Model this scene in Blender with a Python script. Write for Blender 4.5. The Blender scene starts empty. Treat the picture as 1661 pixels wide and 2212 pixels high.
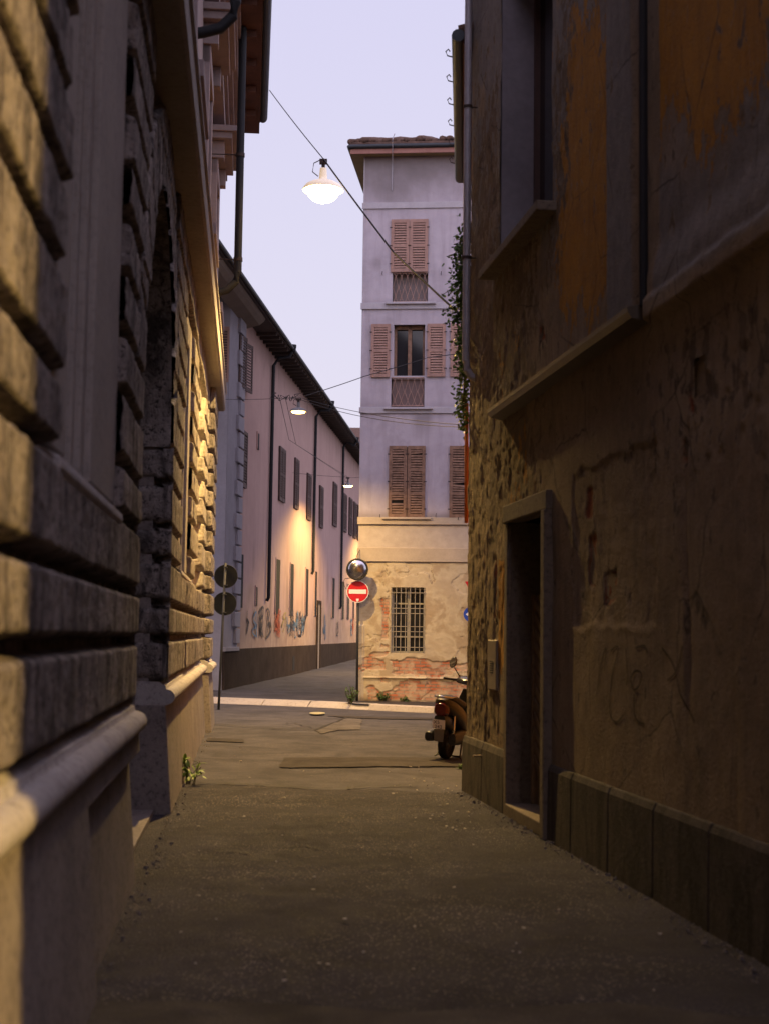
import bpy, math, random
import numpy as np
from mathutils import Vector, Matrix, Euler

random.seed(7)
C = bpy.context.scene
COL = C.collection
R_ = math.radians
PI = math.pi

# ------------------------------------------------------------------ camera, sky, exposure
EYE = 1.70
PITCH = math.atan(265 / 3126)
ROLL = 0.013
cam_d = bpy.data.cameras.new('camera')
cam = bpy.data.objects.new('camera', cam_d)
COL.objects.link(cam)
cam.matrix_world = (Matrix.Translation((0, 0, EYE)) @ Matrix.Rotation(PI / 2 + PITCH, 4, 'X') @ Matrix.Rotation(ROLL, 4, 'Z'))
cam_d.sensor_fit = 'VERTICAL'
cam_d.sensor_height = 36
cam_d.lens = 36 * 3126 / 2212
cam_d.clip_start = 0.05
cam_d.clip_end = 2000
cam_d.dof.use_dof = True
cam_d.dof.focus_distance = 31
cam_d.dof.aperture_fstop = 2.4
C.camera = cam

w = bpy.data.worlds.new('World')
C.world = w
w.use_nodes = True
wn = w.node_tree
bg = wn.nodes['Background']
sky = wn.nodes.new('ShaderNodeTexSky')
sky.sky_type = 'NISHITA'
sky.sun_disc = False
sky.sun_elevation = R_(1.0)
sky.sun_rotation = R_(200)
tc = wn.nodes.new('ShaderNodeTexCoord')
sep = wn.nodes.new('ShaderNodeSeparateXYZ')
wn.links.new(tc.outputs['Generated'], sep.inputs[0])
wr = wn.nodes.new('ShaderNodeValToRGB')
wn.links.new(sep.outputs['Z'], wr.inputs[0])
SKY = 1.0
for i, (p, c) in enumerate([(0.0, (.80, .755, .90)), (0.18, (.76, .725, .90)), (0.42, (.70, .67, .90)), (0.7, (1.05, .92, 1.24)), (1.0, (1.1, .96, 1.3))]):
    e = wr.color_ramp.elements[i] if i < 2 else wr.color_ramp.elements.new(p)
    e.position = p
    e.color = (*c, 1)
mx = wn.nodes.new('ShaderNodeMixRGB')
mx.inputs[0].default_value = 0.04
wn.links.new(wr.outputs[0], mx.inputs[1])
wn.links.new(sky.outputs[0], mx.inputs[2])
# the afterglow side of the sky, behind the viewer, is the brighter one
gl = wn.nodes.new('ShaderNodeMapRange')
gl.inputs['From Min'].default_value = 0.1
gl.inputs['From Max'].default_value = -0.8
gl.inputs['To Min'].default_value = 1.0
gl.inputs['To Max'].default_value = 2.0
wn.links.new(sep.outputs['Y'], gl.inputs['Value'])
ml = wn.nodes.new('ShaderNodeVectorMath')
ml.operation = 'SCALE'
wn.links.new(mx.outputs[0], ml.inputs[0])
wn.links.new(gl.outputs[0], ml.inputs['Scale'])
wn.links.new(ml.outputs[0], bg.inputs[0])
bg.inputs[1].default_value = SKY

C.view_settings.view_transform = 'Standard'
C.view_settings.look = 'None'
C.view_settings.exposure = 0.0
C.view_settings.gamma = 1.0
C.render.engine = 'CYCLES'
C.cycles.use_denoising = True
C.cycles.max_bounces = 6
C.cycles.diffuse_bounces = 4
C.cycles.sample_clamp_indirect = 4.0
C.cycles.caustics_reflective = False
C.cycles.caustics_refractive = False

# ------------------------------------------------------------------ helpers
_f = np.array([0, math.cos(PITCH), math.sin(PITCH)])
_u = np.array([0, -math.sin(PITCH), math.cos(PITCH)])
_r = np.array([1.0, 0, 0])
_R = math.cos(ROLL) * _r + math.sin(ROLL) * _u
_U = math.cos(ROLL) * _u - math.sin(ROLL) * _r


def ray(px, py):
    return _f + _R * (px - 830.5) / 3126 - _U * (py - 1106) / 3126


def at(px, py, Y):            # the point at distance Y that the survey of the photo gives
    r = ray(px, py)
    return np.array([0, 0, EYE]) + r * (Y / r[1])


def gnd(px, py, z=0.0):
    r = ray(px, py)
    return np.array([0, 0, EYE]) + r * ((z - EYE) / r[2])


class Fr:
    """a vertical wall: s along it, n out of it, z up"""
    def __init__(self, o, d, flip=1):
        self.o = np.array([o[0], o[1], 0.0])
        d = np.array([d[0], d[1], 0.0])
        self.d = d / np.linalg.norm(d)
        self.nv = flip * np.array([self.d[1], -self.d[0], 0.0])

    def p(self, s, z, n=0.0):
        q = self.o + self.d * s + self.nv * n
        return (q[0], q[1], z)

    def sz(self, px, py, n=0.0):
        r = ray(px, py)
        o = self.o + self.nv * n
        A = np.array([[r[0], -self.d[0]], [r[1], -self.d[1]]])
        t, s = np.linalg.solve(A, o[:2])
        return s, EYE + t * r[2]


def hsh(ix, iy, seed):
    a = np.sin(ix * 127.1 + iy * 311.7 + seed * 74.7) * 43758.5453
    return a - np.floor(a)


def vn(x, y, seed=0):
    ix, iy = np.floor(x), np.floor(y)
    fx, fy = x - ix, y - iy
    fx = fx * fx * (3 - 2 * fx)
    fy = fy * fy * (3 - 2 * fy)
    a, b = hsh(ix, iy, seed), hsh(ix + 1, iy, seed)
    c, d = hsh(ix, iy + 1, seed), hsh(ix + 1, iy + 1, seed)
    return (a * (1 - fx) + b * fx) * (1 - fy) + (c * (1 - fx) + d * fx) * fy


def fbm(x, y, o=4, seed=0):
    t, a, n = 0, 0.5, 0
    for k in range(o):
        t = t + a * vn(x * 2 ** k, y * 2 ** k, seed + k * 13)
        n += a
        a *= 0.5
    return t / n


def ss(a, b, x):
    t = np.clip((x - a) / (b - a), 0, 1)
    return t * t * (3 - 2 * t)


class MB:
    def __init__(self):
        self.v, self.f, self.mi, self.cur = [], [], [], 0

    def add(self, vs, fs):
        k = len(self.v)
        self.v += [tuple(map(float, q)) for q in vs]
        self.f += [tuple(i + k for i in f) for f in fs]
        self.mi += [self.cur] * len(fs)
        return self

    def quad(self, a, b, c, d):
        return self.add([a, b, c, d], [(0, 1, 2, 3)])

    def box8(self, p):
        return self.add(p, [(0, 3, 2, 1), (4, 5, 6, 7), (0, 1, 5, 4), (1, 2, 6, 5), (2, 3, 7, 6), (3, 0, 4, 7)])

    def fbox(self, fr, s0, s1, z0, z1, n0, n1):
        if s1 < s0: s0, s1 = s1, s0
        if z1 < z0: z0, z1 = z1, z0
        if n1 < n0: n0, n1 = n1, n0
        return self.box8([fr.p(s0, z0, n0), fr.p(s1, z0, n0), fr.p(s1, z0, n1), fr.p(s0, z0, n1),
                          fr.p(s0, z1, n0), fr.p(s1, z1, n0), fr.p(s1, z1, n1), fr.p(s0, z1, n1)])

    def box(self, x0, x1, y0, y1, z0, z1):
        return self.box8([(x0, y0, z0), (x1, y0, z0), (x1, y1, z0), (x0, y1, z0), (x0, y0, z1), (x1, y0, z1), (x1, y1, z1), (x0, y1, z1)])

    def prism(self, ring0, ring1):
        n = len(ring0)
        fs = [(i, (i + 1) % n, n + (i + 1) % n, n + i) for i in range(n)]
        fs += [tuple(range(n - 1, -1, -1)), tuple(range(n, 2 * n))]
        return self.add(list(ring0) + list(ring1), fs)

    def fprism(self, fr, prof, s0, s1):      # prof: [(n, z)] extruded along s
        return self.prism([fr.p(s0, z, n) for n, z in prof], [fr.p(s1, z, n) for n, z in prof])

    def loft(self, rings, cap=True, closed=True):
        n = len(rings[0])
        vs = [p for r in rings for p in r]
        fs = []
        m = n if closed else n - 1
        for k in range(len(rings) - 1):
            for i in range(m):
                j = (i + 1) % n
                fs.append((k * n + i, k * n + j, (k + 1) * n + j, (k + 1) * n + i))
        if cap and closed:
            fs.append(tuple(range(n - 1, -1, -1)))
            fs.append(tuple(range((len(rings) - 1) * n, len(rings) * n)))
        return self.add(vs, fs)

    def tube(self, path, r, seg=8, cap=True):
        P = [Vector(p) for p in path]
        rr = r if isinstance(r, (list, tuple)) else [r] * len(P)
        rings = []
        up = Vector((0, 0, 1))
        for i, p in enumerate(P):
            t = (P[min(i + 1, len(P) - 1)] - P[max(i - 1, 0)]).normalized()
            a = t.cross(up)
            if a.length < 0.05: a = t.cross(Vector((0, 1, 0)))
            a.normalize()
            b = t.cross(a)
            rings.append([p + (a * math.cos(2 * PI * k / seg) + b * math.sin(2 * PI * k / seg)) * rr[i] for k in range(seg)])
        return self.loft(rings, cap)

    def lathe(self, c, prof, axis=(0, 0, 1), seg=24, cap=False):   # prof: [(radius, height)]
        ax = Vector(axis).normalized()
        a = ax.orthogonal().normalized()
        b = ax.cross(a)
        c = Vector(c)
        rings = [[c + ax * h + (a * math.cos(2 * PI * k / seg) + b * math.sin(2 * PI * k / seg)) * max(r, 1e-4) for k in range(seg)] for r, h in prof]
        return self.loft(rings, cap)

    def ell(self, c, r, seg=16, ring=10, M=None):
        c = Vector(c)
        rings = []
        for i in range(ring + 1):
            t = -PI / 2 + PI * i / ring
            rings.append([c + ((M @ q) if M else q) for q in
                          [Vector((r[0] * max(math.cos(t), .001) * math.cos(2 * PI * k / seg), r[1] * max(math.cos(t), .001) * math.sin(2 * PI * k / seg), r[2] * math.sin(t))) for k in range(seg)]])
        return self.loft(rings)

    def build(self, name, mat, parent=None, smooth=False, xf=None, bevel=0):
        rt = parent
        while rt is not None and rt.parent is not None: rt = rt.parent
        off = Vector(rt.location) if rt is not None else Vector((0, 0, 0))
        me = bpy.data.meshes.new(name)
        vs = self.v
        if xf is not None:
            vs = [tuple(xf @ Vector(q)) for q in vs]
            off = Vector((0, 0, 0))
        me.from_pydata([(q[0] - off.x, q[1] - off.y, q[2] - off.z) for q in vs], [], self.f)
        for m_ in (mat if isinstance(mat, (list, tuple)) else [mat]): me.materials.append(m_)
        if isinstance(mat, (list, tuple)): me.polygons.foreach_set('material_index', self.mi)
        o = bpy.data.objects.new(name, me)
        COL.objects.link(o)
        if parent is not None: o.parent = parent
        if smooth:
            me.polygons.foreach_set('use_smooth', [True] * len(me.polygons))
        if smooth == 'auto':
            me.set_sharp_from_angle(angle=R_(38))
        if bevel:
            b = o.modifiers.new('bevel', 'BEVEL')
            b.width = bevel
            b.segments = 2
            b.limit_method = 'ANGLE'
        me.update()
        return o


def hf(name, fr, S, Z, H, mat, parent, keep=None, attrs=None):
    """a relief wall: a fine sheet over s and z, each point moved out by H"""
    Sg, Zg = np.meshgrid(S, Z)
    N = H(Sg, Zg)
    off = np.array(parent.location) if parent is not None else np.zeros(3)
    P = fr.o[None, None] + Sg[..., None] * fr.d + N[..., None] * fr.nv
    P[..., 2] += Zg
    P = (P - off).reshape(-1, 3)
    ns, nz = len(S), len(Z)
    i = np.arange(ns - 1)[None] + ns * np.arange(nz - 1)[:, None]
    F = np.stack([i, i + 1, i + 1 + ns, i + ns], -1)
    if keep is not None:
        cs, cz = (Sg[:-1, :-1] + Sg[1:, 1:]) / 2, (Zg[:-1, :-1] + Zg[1:, 1:]) / 2
        F = F[keep(cs, cz)]
    F = F.reshape(-1, 4)
    me = bpy.data.meshes.new(name)
    me.vertices.add(len(P))
    me.vertices.foreach_set('co', P.ravel())
    me.loops.add(F.size)
    me.loops.foreach_set('vertex_index', F.ravel().astype(np.int32))
    me.polygons.add(len(F))
    me.polygons.foreach_set('loop_start', np.arange(0, F.size, 4, dtype=np.int32))
    me.polygons.foreach_set('use_smooth', np.ones(len(F), dtype=bool))
    uv = me.uv_layers.new(name='UVMap')
    u = np.stack([Sg.ravel(), Zg.ravel()], -1)[F.ravel()]
    uv.data.foreach_set('uv', u.ravel())
    for k, fn in (attrs or {}).items():
        a = me.attributes.new(k, 'FLOAT', 'POINT')
        a.data.foreach_set('value', np.clip(fn(Sg, Zg), 0, 1).ravel().astype(np.float32))
    me.materials.append(mat)
    me.update()
    me.validate()
    o = bpy.data.objects.new(name, me)
    COL.objects.link(o)
    if parent is not None: o.parent = parent
    return o


def thing(name, loc, label, cat, group=None):
    o = bpy.data.objects.new(name, None)
    o.empty_display_size = 0.2
    o.location = loc
    COL.objects.link(o)
    return tag(o, label, cat, group)


def tag(o, label=None, cat=None, group=None, kind=None):
    if label: o['label'] = label
    if cat: o['category'] = cat
    if group: o['group'] = group
    if kind: o['kind'] = kind
    return o


def struct(o):
    o['kind'] = 'structure'
    return o


def copy_tree(o, parent=None):
    c = o.copy()
    COL.objects.link(c)
    if parent is not None: c.parent = parent
    for ch in list(o.children): copy_tree(ch, c)
    return c


# ------------------------------------------------------------------ materials
class Mt:
    def __init__(self, name, rough=0.85, metal=0.0, spec=0.3):
        self.m = bpy.data.materials.new(name)
        self.m.use_nodes = True
        self.t = self.m.node_tree
        self.b = self.t.nodes['Principled BSDF']
        self.b.inputs['Roughness'].default_value = rough
        self.b.inputs['Metallic'].default_value = metal
        self.b.inputs['Specular IOR Level'].default_value = spec
        self._tc = None

    def n(self, k): return self.t.nodes.new(k)
    def l(self, a, b): self.t.links.new(a, b)

    def co(self, which='Object', scale=(1, 1, 1), rot=(0, 0, 0)):
        if self._tc is None: self._tc = self.n('ShaderNodeTexCoord')
        mp = self.n('ShaderNodeMapping')
        mp.inputs['Scale'].default_value = scale
        mp.inputs['Rotation'].default_value = rot
        self.l(self._tc.outputs[which], mp.inputs['Vector'])
        return mp.outputs[0]

    def noise(self, scale, det=5, rough=0.6, vec=None, dist=0.0):
        x = self.n('ShaderNodeTexNoise')
        x.inputs['Scale'].default_value = scale
        x.inputs['Detail'].default_value = det
        x.inputs['Roughness'].default_value = rough
        x.inputs['Distortion'].default_value = dist
        self.l(vec if vec is not None else self.co(), x.inputs['Vector'])
        return x.outputs[0]

    def voro(self, scale, vec=None, feat='F1'):
        x = self.n('ShaderNodeTexVoronoi')
        x.feature = feat
        x.inputs['Scale'].default_value = scale
        self.l(vec if vec is not None else self.co(), x.inputs['Vector'])
        return x.outputs[0]

    def attr(self, name):
        a = self.n('ShaderNodeAttribute')
        a.attribute_name = name
        return a.outputs['Fac']

    def ramp(self, fac, stops):
        r = self.n('ShaderNodeValToRGB')
        for i, (p, c) in enumerate(stops):
            e = r.color_ramp.elements[i] if i < 2 else r.color_ramp.elements.new(p)
            e.position = p
            e.color = (*c, 1) if isinstance(c, tuple) else (c, c, c, 1)
        self.l(fac, r.inputs[0])
        return r.outputs[0]

    def mix(self, fac, a, b, mode='MIX'):
        x = self.n('ShaderNodeMixRGB')
        x.blend_type = mode
        for i, q in enumerate((fac, a, b)):
            if isinstance(q, (int, float)): x.inputs[i].default_value = q if i == 0 else (q, q, q, 1)
            elif isinstance(q, tuple): x.inputs[i].default_value = (*q, 1)
            else: self.l(q, x.inputs[i])
        return x.outputs[0]

    def math(self, op, a, b=0.0, clamp=False):
        x = self.n('ShaderNodeMath')
        x.operation = op
        x.use_clamp = clamp
        for i, q in enumerate((a, b)):
            if isinstance(q, (int, float)): x.inputs[i].default_value = q
            else: self.l(q, x.inputs[i])
        return x.outputs[0]

    def bump(self, h, strength=0.5, dist=0.02, prev=None):
        x = self.n('ShaderNodeBump')
        x.inputs['Strength'].default_value = strength
        x.inputs['Distance'].default_value = dist
        self.l(h, x.inputs['Height'])
        if prev is not None: self.l(prev, x.inputs['Normal'])
        return x.outputs[0]

    def out(self, color, normal=None, rough=None):
        if isinstance(color, tuple): self.b.inputs['Base Color'].default_value = (*color, 1)
        else: self.l(color, self.b.inputs['Base Color'])
        if normal is not None: self.l(normal, self.b.inputs['Normal'])
        if rough is not None: self.l(rough, self.b.inputs['Roughness'])
        return self.m


def simple(name, c, rough=0.7, metal=0.0, var=0.35, scale=6, bump=0.25, spec=0.3, bdist=0.004):
    m = Mt(name, rough, metal, spec)
    n1 = m.noise(scale, 6, 0.65)
    n2 = m.noise(scale * 9, 4, 0.6)
    lo = tuple(x * (1 - var) for x in c)
    hi = tuple(min(1, x * (1 + var * .7)) for x in c)
    col = m.mix(0.3, m.ramp(n1, [(0.3, lo), (0.7, hi)]), m.ramp(n2, [(0.3, lo), (0.7, hi)]))
    return m.out(col, m.bump(n2, bump, bdist) if bump else None)


def stone_mat(name, lo, mid, hi, pit=0.5, bstr=0.7, streak=True):
    m = Mt(name, 0.88, 0, 0.25)
    n1 = m.noise(2.3, 7, 0.62, dist=0.3)
    n2 = m.noise(22, 6, 0.7)
    n3 = m.noise(120, 3, 0.6)
    st = m.noise(1.0, 7, 0.68, m.co('Object', (4, 4, 1.1)), 1.2)
    col = m.ramp(m.mix(0.45, n1, n2), [(0.3, lo), (0.5, mid), (0.7, hi)])
    if streak: col = m.mix(m.ramp(st, [(0.44, 0.0), (0.60, 0.85)]), col, tuple(x * .42 for x in lo))
    pits = m.ramp(n2, [(0.38, 1.0), (0.46, 0.0)])
    col = m.mix(m.math('MULTIPLY', pits, pit), col, tuple(x * .38 for x in lo))
    h = m.math('ADD', m.math('MULTIPLY', n2, 1.0), m.math('MULTIPLY', n3, 0.35))
    if name == 'rusticated_stone': col = m.mix(m.attr('pale'), col, m.ramp(n2, [(.35, (.58, .52, .42)), (.55, (.70, .64, .53))]))  # pale zone: the lamp's hot spot is put into the colour
    return m.out(col, m.bump(h, bstr, 0.03 if name == 'rusticated_stone' else 0.02))


M = {}
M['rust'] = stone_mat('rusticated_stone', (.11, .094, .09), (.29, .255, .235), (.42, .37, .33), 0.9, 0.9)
M['stone'] = stone_mat('dressed_stone', (.24, .215, .20), (.31, .28, .255), (.35, .315, .285), 0.22, 0.3, False)
M['pale'] = stone_mat('pale_stone', (.27, .25, .245), (.40, .375, .365), (.46, .43, .415), 0.4, 0.5, False)
M['plinth'] = stone_mat('plinth_stone', (.13, .112, .108), (.23, .20, .185), (.30, .265, .24), 0.45, 0.5, False)
M['plinth_dark'] = stone_mat('dark_plinth_stone', (.045, .036, .030), (.075, .06, .05), (.10, .08, .066), 0.3, 0.45)
M['wood_dark'] = simple('dark_wood', (.022, .017, .014), 0.6, 0, .4, 5)
M['eave'] = simple('brown_eave_paint', (.10, .042, .026), 0.8, 0, .4, 3)
M['gutter'] = simple('dark_gutter_metal', (.035, .04, .045), 0.5, .4, .3, 4)
M['upper'] = simple('mauve_plaster', (.27, .21, .2), 0.9, 0, .25, 2)
M['pipe'] = simple('painted_pipe', (.014, .014, .016), .7, .0, .3, 4)
M['greypipe'] = simple('grey_zinc_pipe', (.36, .34, .36), .5, .3, .25, 5)
M['iron'] = simple('rusty_iron', (.05, .035, .03), .7, .3, .5, 12)
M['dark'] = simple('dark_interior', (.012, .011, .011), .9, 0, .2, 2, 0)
M['glass'] = simple('dark_window_glass', (.02, .02, .022), .08, 0, .2, 2, 0, .5)
M['black'] = simple('black_plastic', (.012, .012, .013), .42, 0, .2, 8, .1, .4)
M['tyre'] = simple('tyre_rubber', (.010, .010, .010), .85, 0, .2, 12, .3)
M['chrome'] = simple('chrome', (.55, .55, .56), .12, 1, .05, 5, 0)
M['cable'] = simple('cable_rubber', (.03, .028, .028), .7, 0, .2, 5, 0)
M['terracotta'] = simple('old_roof_tile', (.13, .08, .06), .9, 0, .55, 7, .6, .2, .01)
M['tileplug'] = M['terracotta']


def right_plaster():
    m = Mt('peeling_plaster', 0.92, 0, 0.2)
    uv = m.co()
    big = m.noise(1.1, 6, .62, uv)
    med = m.noise(7, 7, .68, uv)
    fin = m.noise(42, 5, .65, uv)
    st = m.noise(1.5, 6, .65, m.co('Object', (6, 6, .8)))
    base = m.ramp(m.mix(.4, big, med), [(.28, (.19, .135, .084)), (.5, (.30, .215, .132)), (.72, (.41, .305, .195))])
    base = m.mix(m.ramp(st, [(.45, 0.), (.72, .35)]), base, (.12, .088, .062))
    grey = m.ramp(med, [(.3, (.17, .15, .135)), (.7, (.27, .24, .215))])
    base = m.mix(m.attr('grey'), base, grey)
    # ochre limewash that survives in ragged islands
    flk = m.noise(3.2, 8, .72, m.co('Object', (1.6, 1.6, 1)), .25)
    pn = m.math('ADD', m.math('MULTIPLY', flk, .6), m.math('MULTIPLY', m.noise(11, 8, .7, m.co('Object', (1.3, 1.3, .8))), .4))
    pv_ = m.math('ADD', m.math('MULTIPLY', m.attr('paint'), .62), m.math('MULTIPLY', m.math('SUBTRACT', pn, .5), 1.9))
    pm = m.ramp(pv_, [(.30, 0.), (.325, .92)])
    plip = m.math('MULTIPLY', m.ramp(pv_, [(.285, 0.), (.31, 1.)]), m.ramp(pv_, [(.31, 1.), (.325, 0.)]))
    och = m.ramp(m.mix(.5, big, fin), [(.3, (.38, .16, .012)), (.7, (.54, .25, .022))])
    och = m.mix(m.ramp(st, [(.48, 0.), (.72, .55)]), och, (.22, .10, .02))
    och = m.mix(m.ramp(med, [(.38, .35), (.55, 0.)]), och, (.28, .15, .05))
    base = m.mix(pm, base, och)
    base = m.mix(m.math('MULTIPLY', plip, .6), base, (.07, .05, .035))
    base = m.mix(m.attr('brick'), base, m.ramp(fin, [(.3, (.22, .055, .025)), (.7, (.34, .10, .04))]))
    # fallen render: crisp flakes, longer than wide
    fl = m.noise(1.0, 9, .70, m.co('Object', (7.5, 7.5, 4.2)), .25)
    lv = m.math('ADD', fl, m.math('MULTIPLY', m.attr('amt'), .19))
    lm = m.ramp(lv, [(.615, 0.), (.63, 1.)])
    lip = m.math('MULTIPLY', m.ramp(lv, [(.59, 0.), (.612, 1.)]), m.ramp(lv, [(.612, 1.), (.62, 0.)]))
    base = m.mix(lm, base, m.ramp(med, [(.3, (.12, .085, .055)), (.7, (.23, .165, .105))]))
    base = m.mix(m.math('MULTIPLY', lip, .5), base, (.44, .34, .22))
    ck = m.ramp(m.voro(1.1, m.mix(.12, m.co(), m.noise(3, 4, .6)) , 'DISTANCE_TO_EDGE'), [(.0, 1.), (.012, 0.)])
    base = m.mix(m.math('MULTIPLY', ck, m.ramp(big, [(.45, 0.), (.6, .8)])), base, (.035, .025, .018))
    gr = m.noise(170, 3, .7)
    base = m.mix(.35, base, m.mix(1.0, base, m.ramp(gr, [(.3, .35), (.7, 1.)]), 'MULTIPLY'))
    base = m.mix(m.ramp(fin, [(.30, .55), (.42, 0.)]), base, (.05, .038, .028))
    h = m.math('ADD', m.math('MULTIPLY', med, .7), m.math('MULTIPLY', fin, .7))
    h = m.math('ADD', h, m.math('MULTIPLY', gr, .25))
    h = m.math('ADD', h, m.math('MULTIPLY', lm, -1.1))
    h = m.math('ADD', h, m.math('MULTIPLY', pm, .3))
    return m.out(base, m.bump(h, .8, .028))


M['rplaster'] = right_plaster()


def tower_plaster():
    m = Mt('weathered_lilac_plaster', 0.92, 0, 0.2)
    uv = m.co('UV')
    big = m.noise(.8, 6, .6, uv)
    med = m.noise(5, 6, .6, uv)
    fin = m.noise(40, 4, .6, uv)
    st = m.noise(1.2, 5, .6, m.co('UV', (5, .5, 1)))
    c = m.ramp(m.mix(.3, big, med), [(.3, (.36, .315, .345)), (.7, (.48, .43, .46))])
    c = m.mix(m.ramp(st, [(.48, 0.), (.72, .36)]), c, (.24, .205, .21))
    c = m.mix(m.ramp(m.noise(.9, 7, .7, uv, .6), [(.52, 0.), (.66, .4)]), c, (.27, .235, .24))
    c = m.mix(m.math('MULTIPLY', m.attr('dirt'), m.ramp(big, [(.25, .5), (.55, 1.)])), c, (.17, .145, .14))
    c = m.mix(m.attr('beige'), c, m.ramp(med, [(.3, (.40, .33, .25)), (.7, (.5, .42, .32))]))
    # ground floor: beige render, worn patches, bare brick
    pat = m.ramp(m.noise(1.6, 6, .6, uv, .4), [(.42, (.38, .295, .19)), (.5, (.50, .42, .29)), (.6, (.43, .35, .24))])
    c = m.mix(m.attr('low'), c, pat)
    br = m.n('ShaderNodeTexBrick')
    br.inputs['Scale'].default_value = 1.0
    br.inputs['Brick Width'].default_value = .25
    br.inputs['Row Height'].default_value = .078
    br.inputs['Mortar Size'].default_value = .012
    br.inputs['Color1'].default_value = (.40, .105, .045, 1)
    br.inputs['Color2'].default_value = (.42, .20, .12, 1)
    br.inputs['Mortar'].default_value = (.20, .155, .115, 1)
    m.l(uv, br.inputs['Vector'])
    bc = m.mix(m.ramp(m.noise(2.6, 5, .6, uv), [(.44, 0.), (.58, .8)]), br.outputs[0], (.45, .35, .245))
    c = m.mix(m.attr('brick'), c, bc)
    c = m.mix(m.attr('edge'), c, (.13, .095, .065))
    h = m.math('ADD', med, m.math('MULTIPLY', fin, .4))
    nb = m.bump(m.math('MULTIPLY', br.outputs[1], m.attr('brick')), -.9, .012)
    return m.out(c, m.bump(h, .35, .015, nb))


M['tplaster'] = tower_plaster()
M['tband'] = simple('lilac_band', (.40, .37, .385), .9, 0, .18, 2.5)
M['bband'] = simple('beige_band', (.42, .345, .26), .9, 0, .18, 2.5)
M['shutter'] = simple('faded_pink_shutter', (.33, .20, .155), .75, 0, .28, 7)
M['shutter_old'] = simple('worn_wood_shutter', (.22, .13, .085), .8, 0, .6, 9, .5)
M['shutter_brown'] = simple('brown_shutter', (.085, .048, .038), .7, 0, .3, 6)
M['olive'] = simple('olive_soffit', (.30, .235, .12), .85, 0, .25, 2)
M['pinkpl'] = None


def pink_plaster():
    m = Mt('pink_plaster', .92, 0, .2)
    uv = m.co('UV')
    big = m.noise(.35, 6, .62, uv)
    med = m.noise(3, 6, .65, uv)
    st = m.noise(.8, 5, .6, m.co('UV', (3, .3, 1)))
    c = m.ramp(m.mix(.35, big, med), [(.3, (.40, .262, .228)), (.7, (.50, .34, .29))])
    c = m.mix(m.ramp(st, [(.48, 0.), (.72, .4)]), c, (.33, .215, .19))
    low = m.ramp(m.noise(1.1, 6, .7, uv), [(.35, (.30, .20, .15)), (.65, (.42, .31, .23))])
    c = m.mix(m.attr('worn'), c, low)
    c = m.mix(m.attr('stain'), c, (.21, .14, .12))
    return m.out(c, m.bump(m.noise(25, 4, .6, uv), .3, .01))


M['pinkpl'] = pink_plaster()
M['greypl'] = simple('grey_plaster', (.30, .285, .31), .9, 0, .18, 1.5)
M['basedark'] = simple('dark_stone_base', (.055, .040, .032), 1.0, 0, .4, 1.5, .4, .03)


def asphalt(name, lo, hi, gravel=0.0, bst=.5):
    m = Mt(name, .9, 0, .18)
    o = m.co()
    big = m.noise(.45, 6, .62, o, .4)
    med = m.noise(4, 6, .65, o)
    fin = m.noise(70, 3, .7, o)
    c = m.ramp(m.mix(.4, big, med), [(.3, lo), (.7, hi)])
    c = m.mix(.35, c, m.ramp(fin, [(.3, tuple(x * .5 for x in lo)), (.7, tuple(x * 1.25 for x in hi))]))
    v = m.n('ShaderNodeTexVoronoi')
    v.inputs['Scale'].default_value = 46
    m.l(o, v.inputs['Vector'])
    spk = m.math('MULTIPLY', m.ramp(v.outputs[0], [(.22, 1.), (.40, 0.)]), m.ramp(v.outputs[1], [(.50, 0.), (.56, 1.)]))
    if gravel: c = m.mix(m.math('MULTIPLY', m.math('MULTIPLY', spk, m.ramp(m.noise(.9, 5, .65, o, .6), [(.40, .12), (.62, 1.)])), gravel), c, (.46, .40, .33))
    pt = m.ramp(m.noise(1.3, 5, .7, o, .8), [(.38, .62), (.6, 1.)])
    c = m.mix(1.0, c, pt, 'MULTIPLY')
    h = m.math('ADD', fin, m.math('MULTIPLY', m.ramp(v.outputs[0], [(0., 1.), (.5, 0.)]), .8))
    return m.out(c, m.bump(h, bst, .012), m.ramp(med, [(.3, .8), (.7, 1.0)]))


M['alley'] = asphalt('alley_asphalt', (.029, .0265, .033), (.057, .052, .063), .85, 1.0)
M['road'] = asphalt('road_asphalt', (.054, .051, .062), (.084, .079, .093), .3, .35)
M['patch'] = asphalt('fresh_asphalt', (.040, .034, .033), (.056, .048, .046), .1, .3)
M['patchl'] = asphalt('pale_asphalt', (.085, .076, .076), (.115, .102, .10), .3, .3)
M['crack'] = simple('crack_tar', (.022, .019, .017), .85, 0, .3, 8)
M['kerb'] = stone_mat('kerb_stone', (.32, .28, .25), (.42, .37, .33), (.48, .42, .37), .25, .4, False)
M['ground'] = simple('ground_earth', (.08, .07, .06), .95, 0, .3, .4)


def emit(name, c, s):
    m = Mt(name)
    m.b.inputs['Base Color'].default_value = (.8, .8, .8, 1)
    m.b.inputs['Emission Color'].default_value = (*c, 1)
    m.b.inputs['Emission Strength'].default_value = s
    return m.m


def leafm(name, a, b):
    m = Mt(name, .55, 0, .4)
    oi = m.n('ShaderNodeNewGeometry')
    c = m.ramp(oi.outputs['Random Per Island'], [(0., a), (1., b)])
    m.b.inputs['Subsurface Weight'].default_value = 0.0
    return m.out(c)


M['leaf'] = leafm('ivy_leaf', (.03, .075, .015), (.13, .23, .035))
M['leafy'] = leafm('young_leaf', (.10, .20, .02), (.22, .30, .04))
M['weed'] = leafm('weed_leaf', (.04, .09, .02), (.09, .17, .04))
M['stem'] = simple('stem', (.08, .07, .03), .8, 0, .3, 10, 0)

# ================================================================== THE SETTING: ground
g = MB()
g.quad((-300, -200, -.06), (300, -200, -.06), (300, 900, -.06), (-300, 900, -.06))
struct(g.build('ground', M['ground']))

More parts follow.
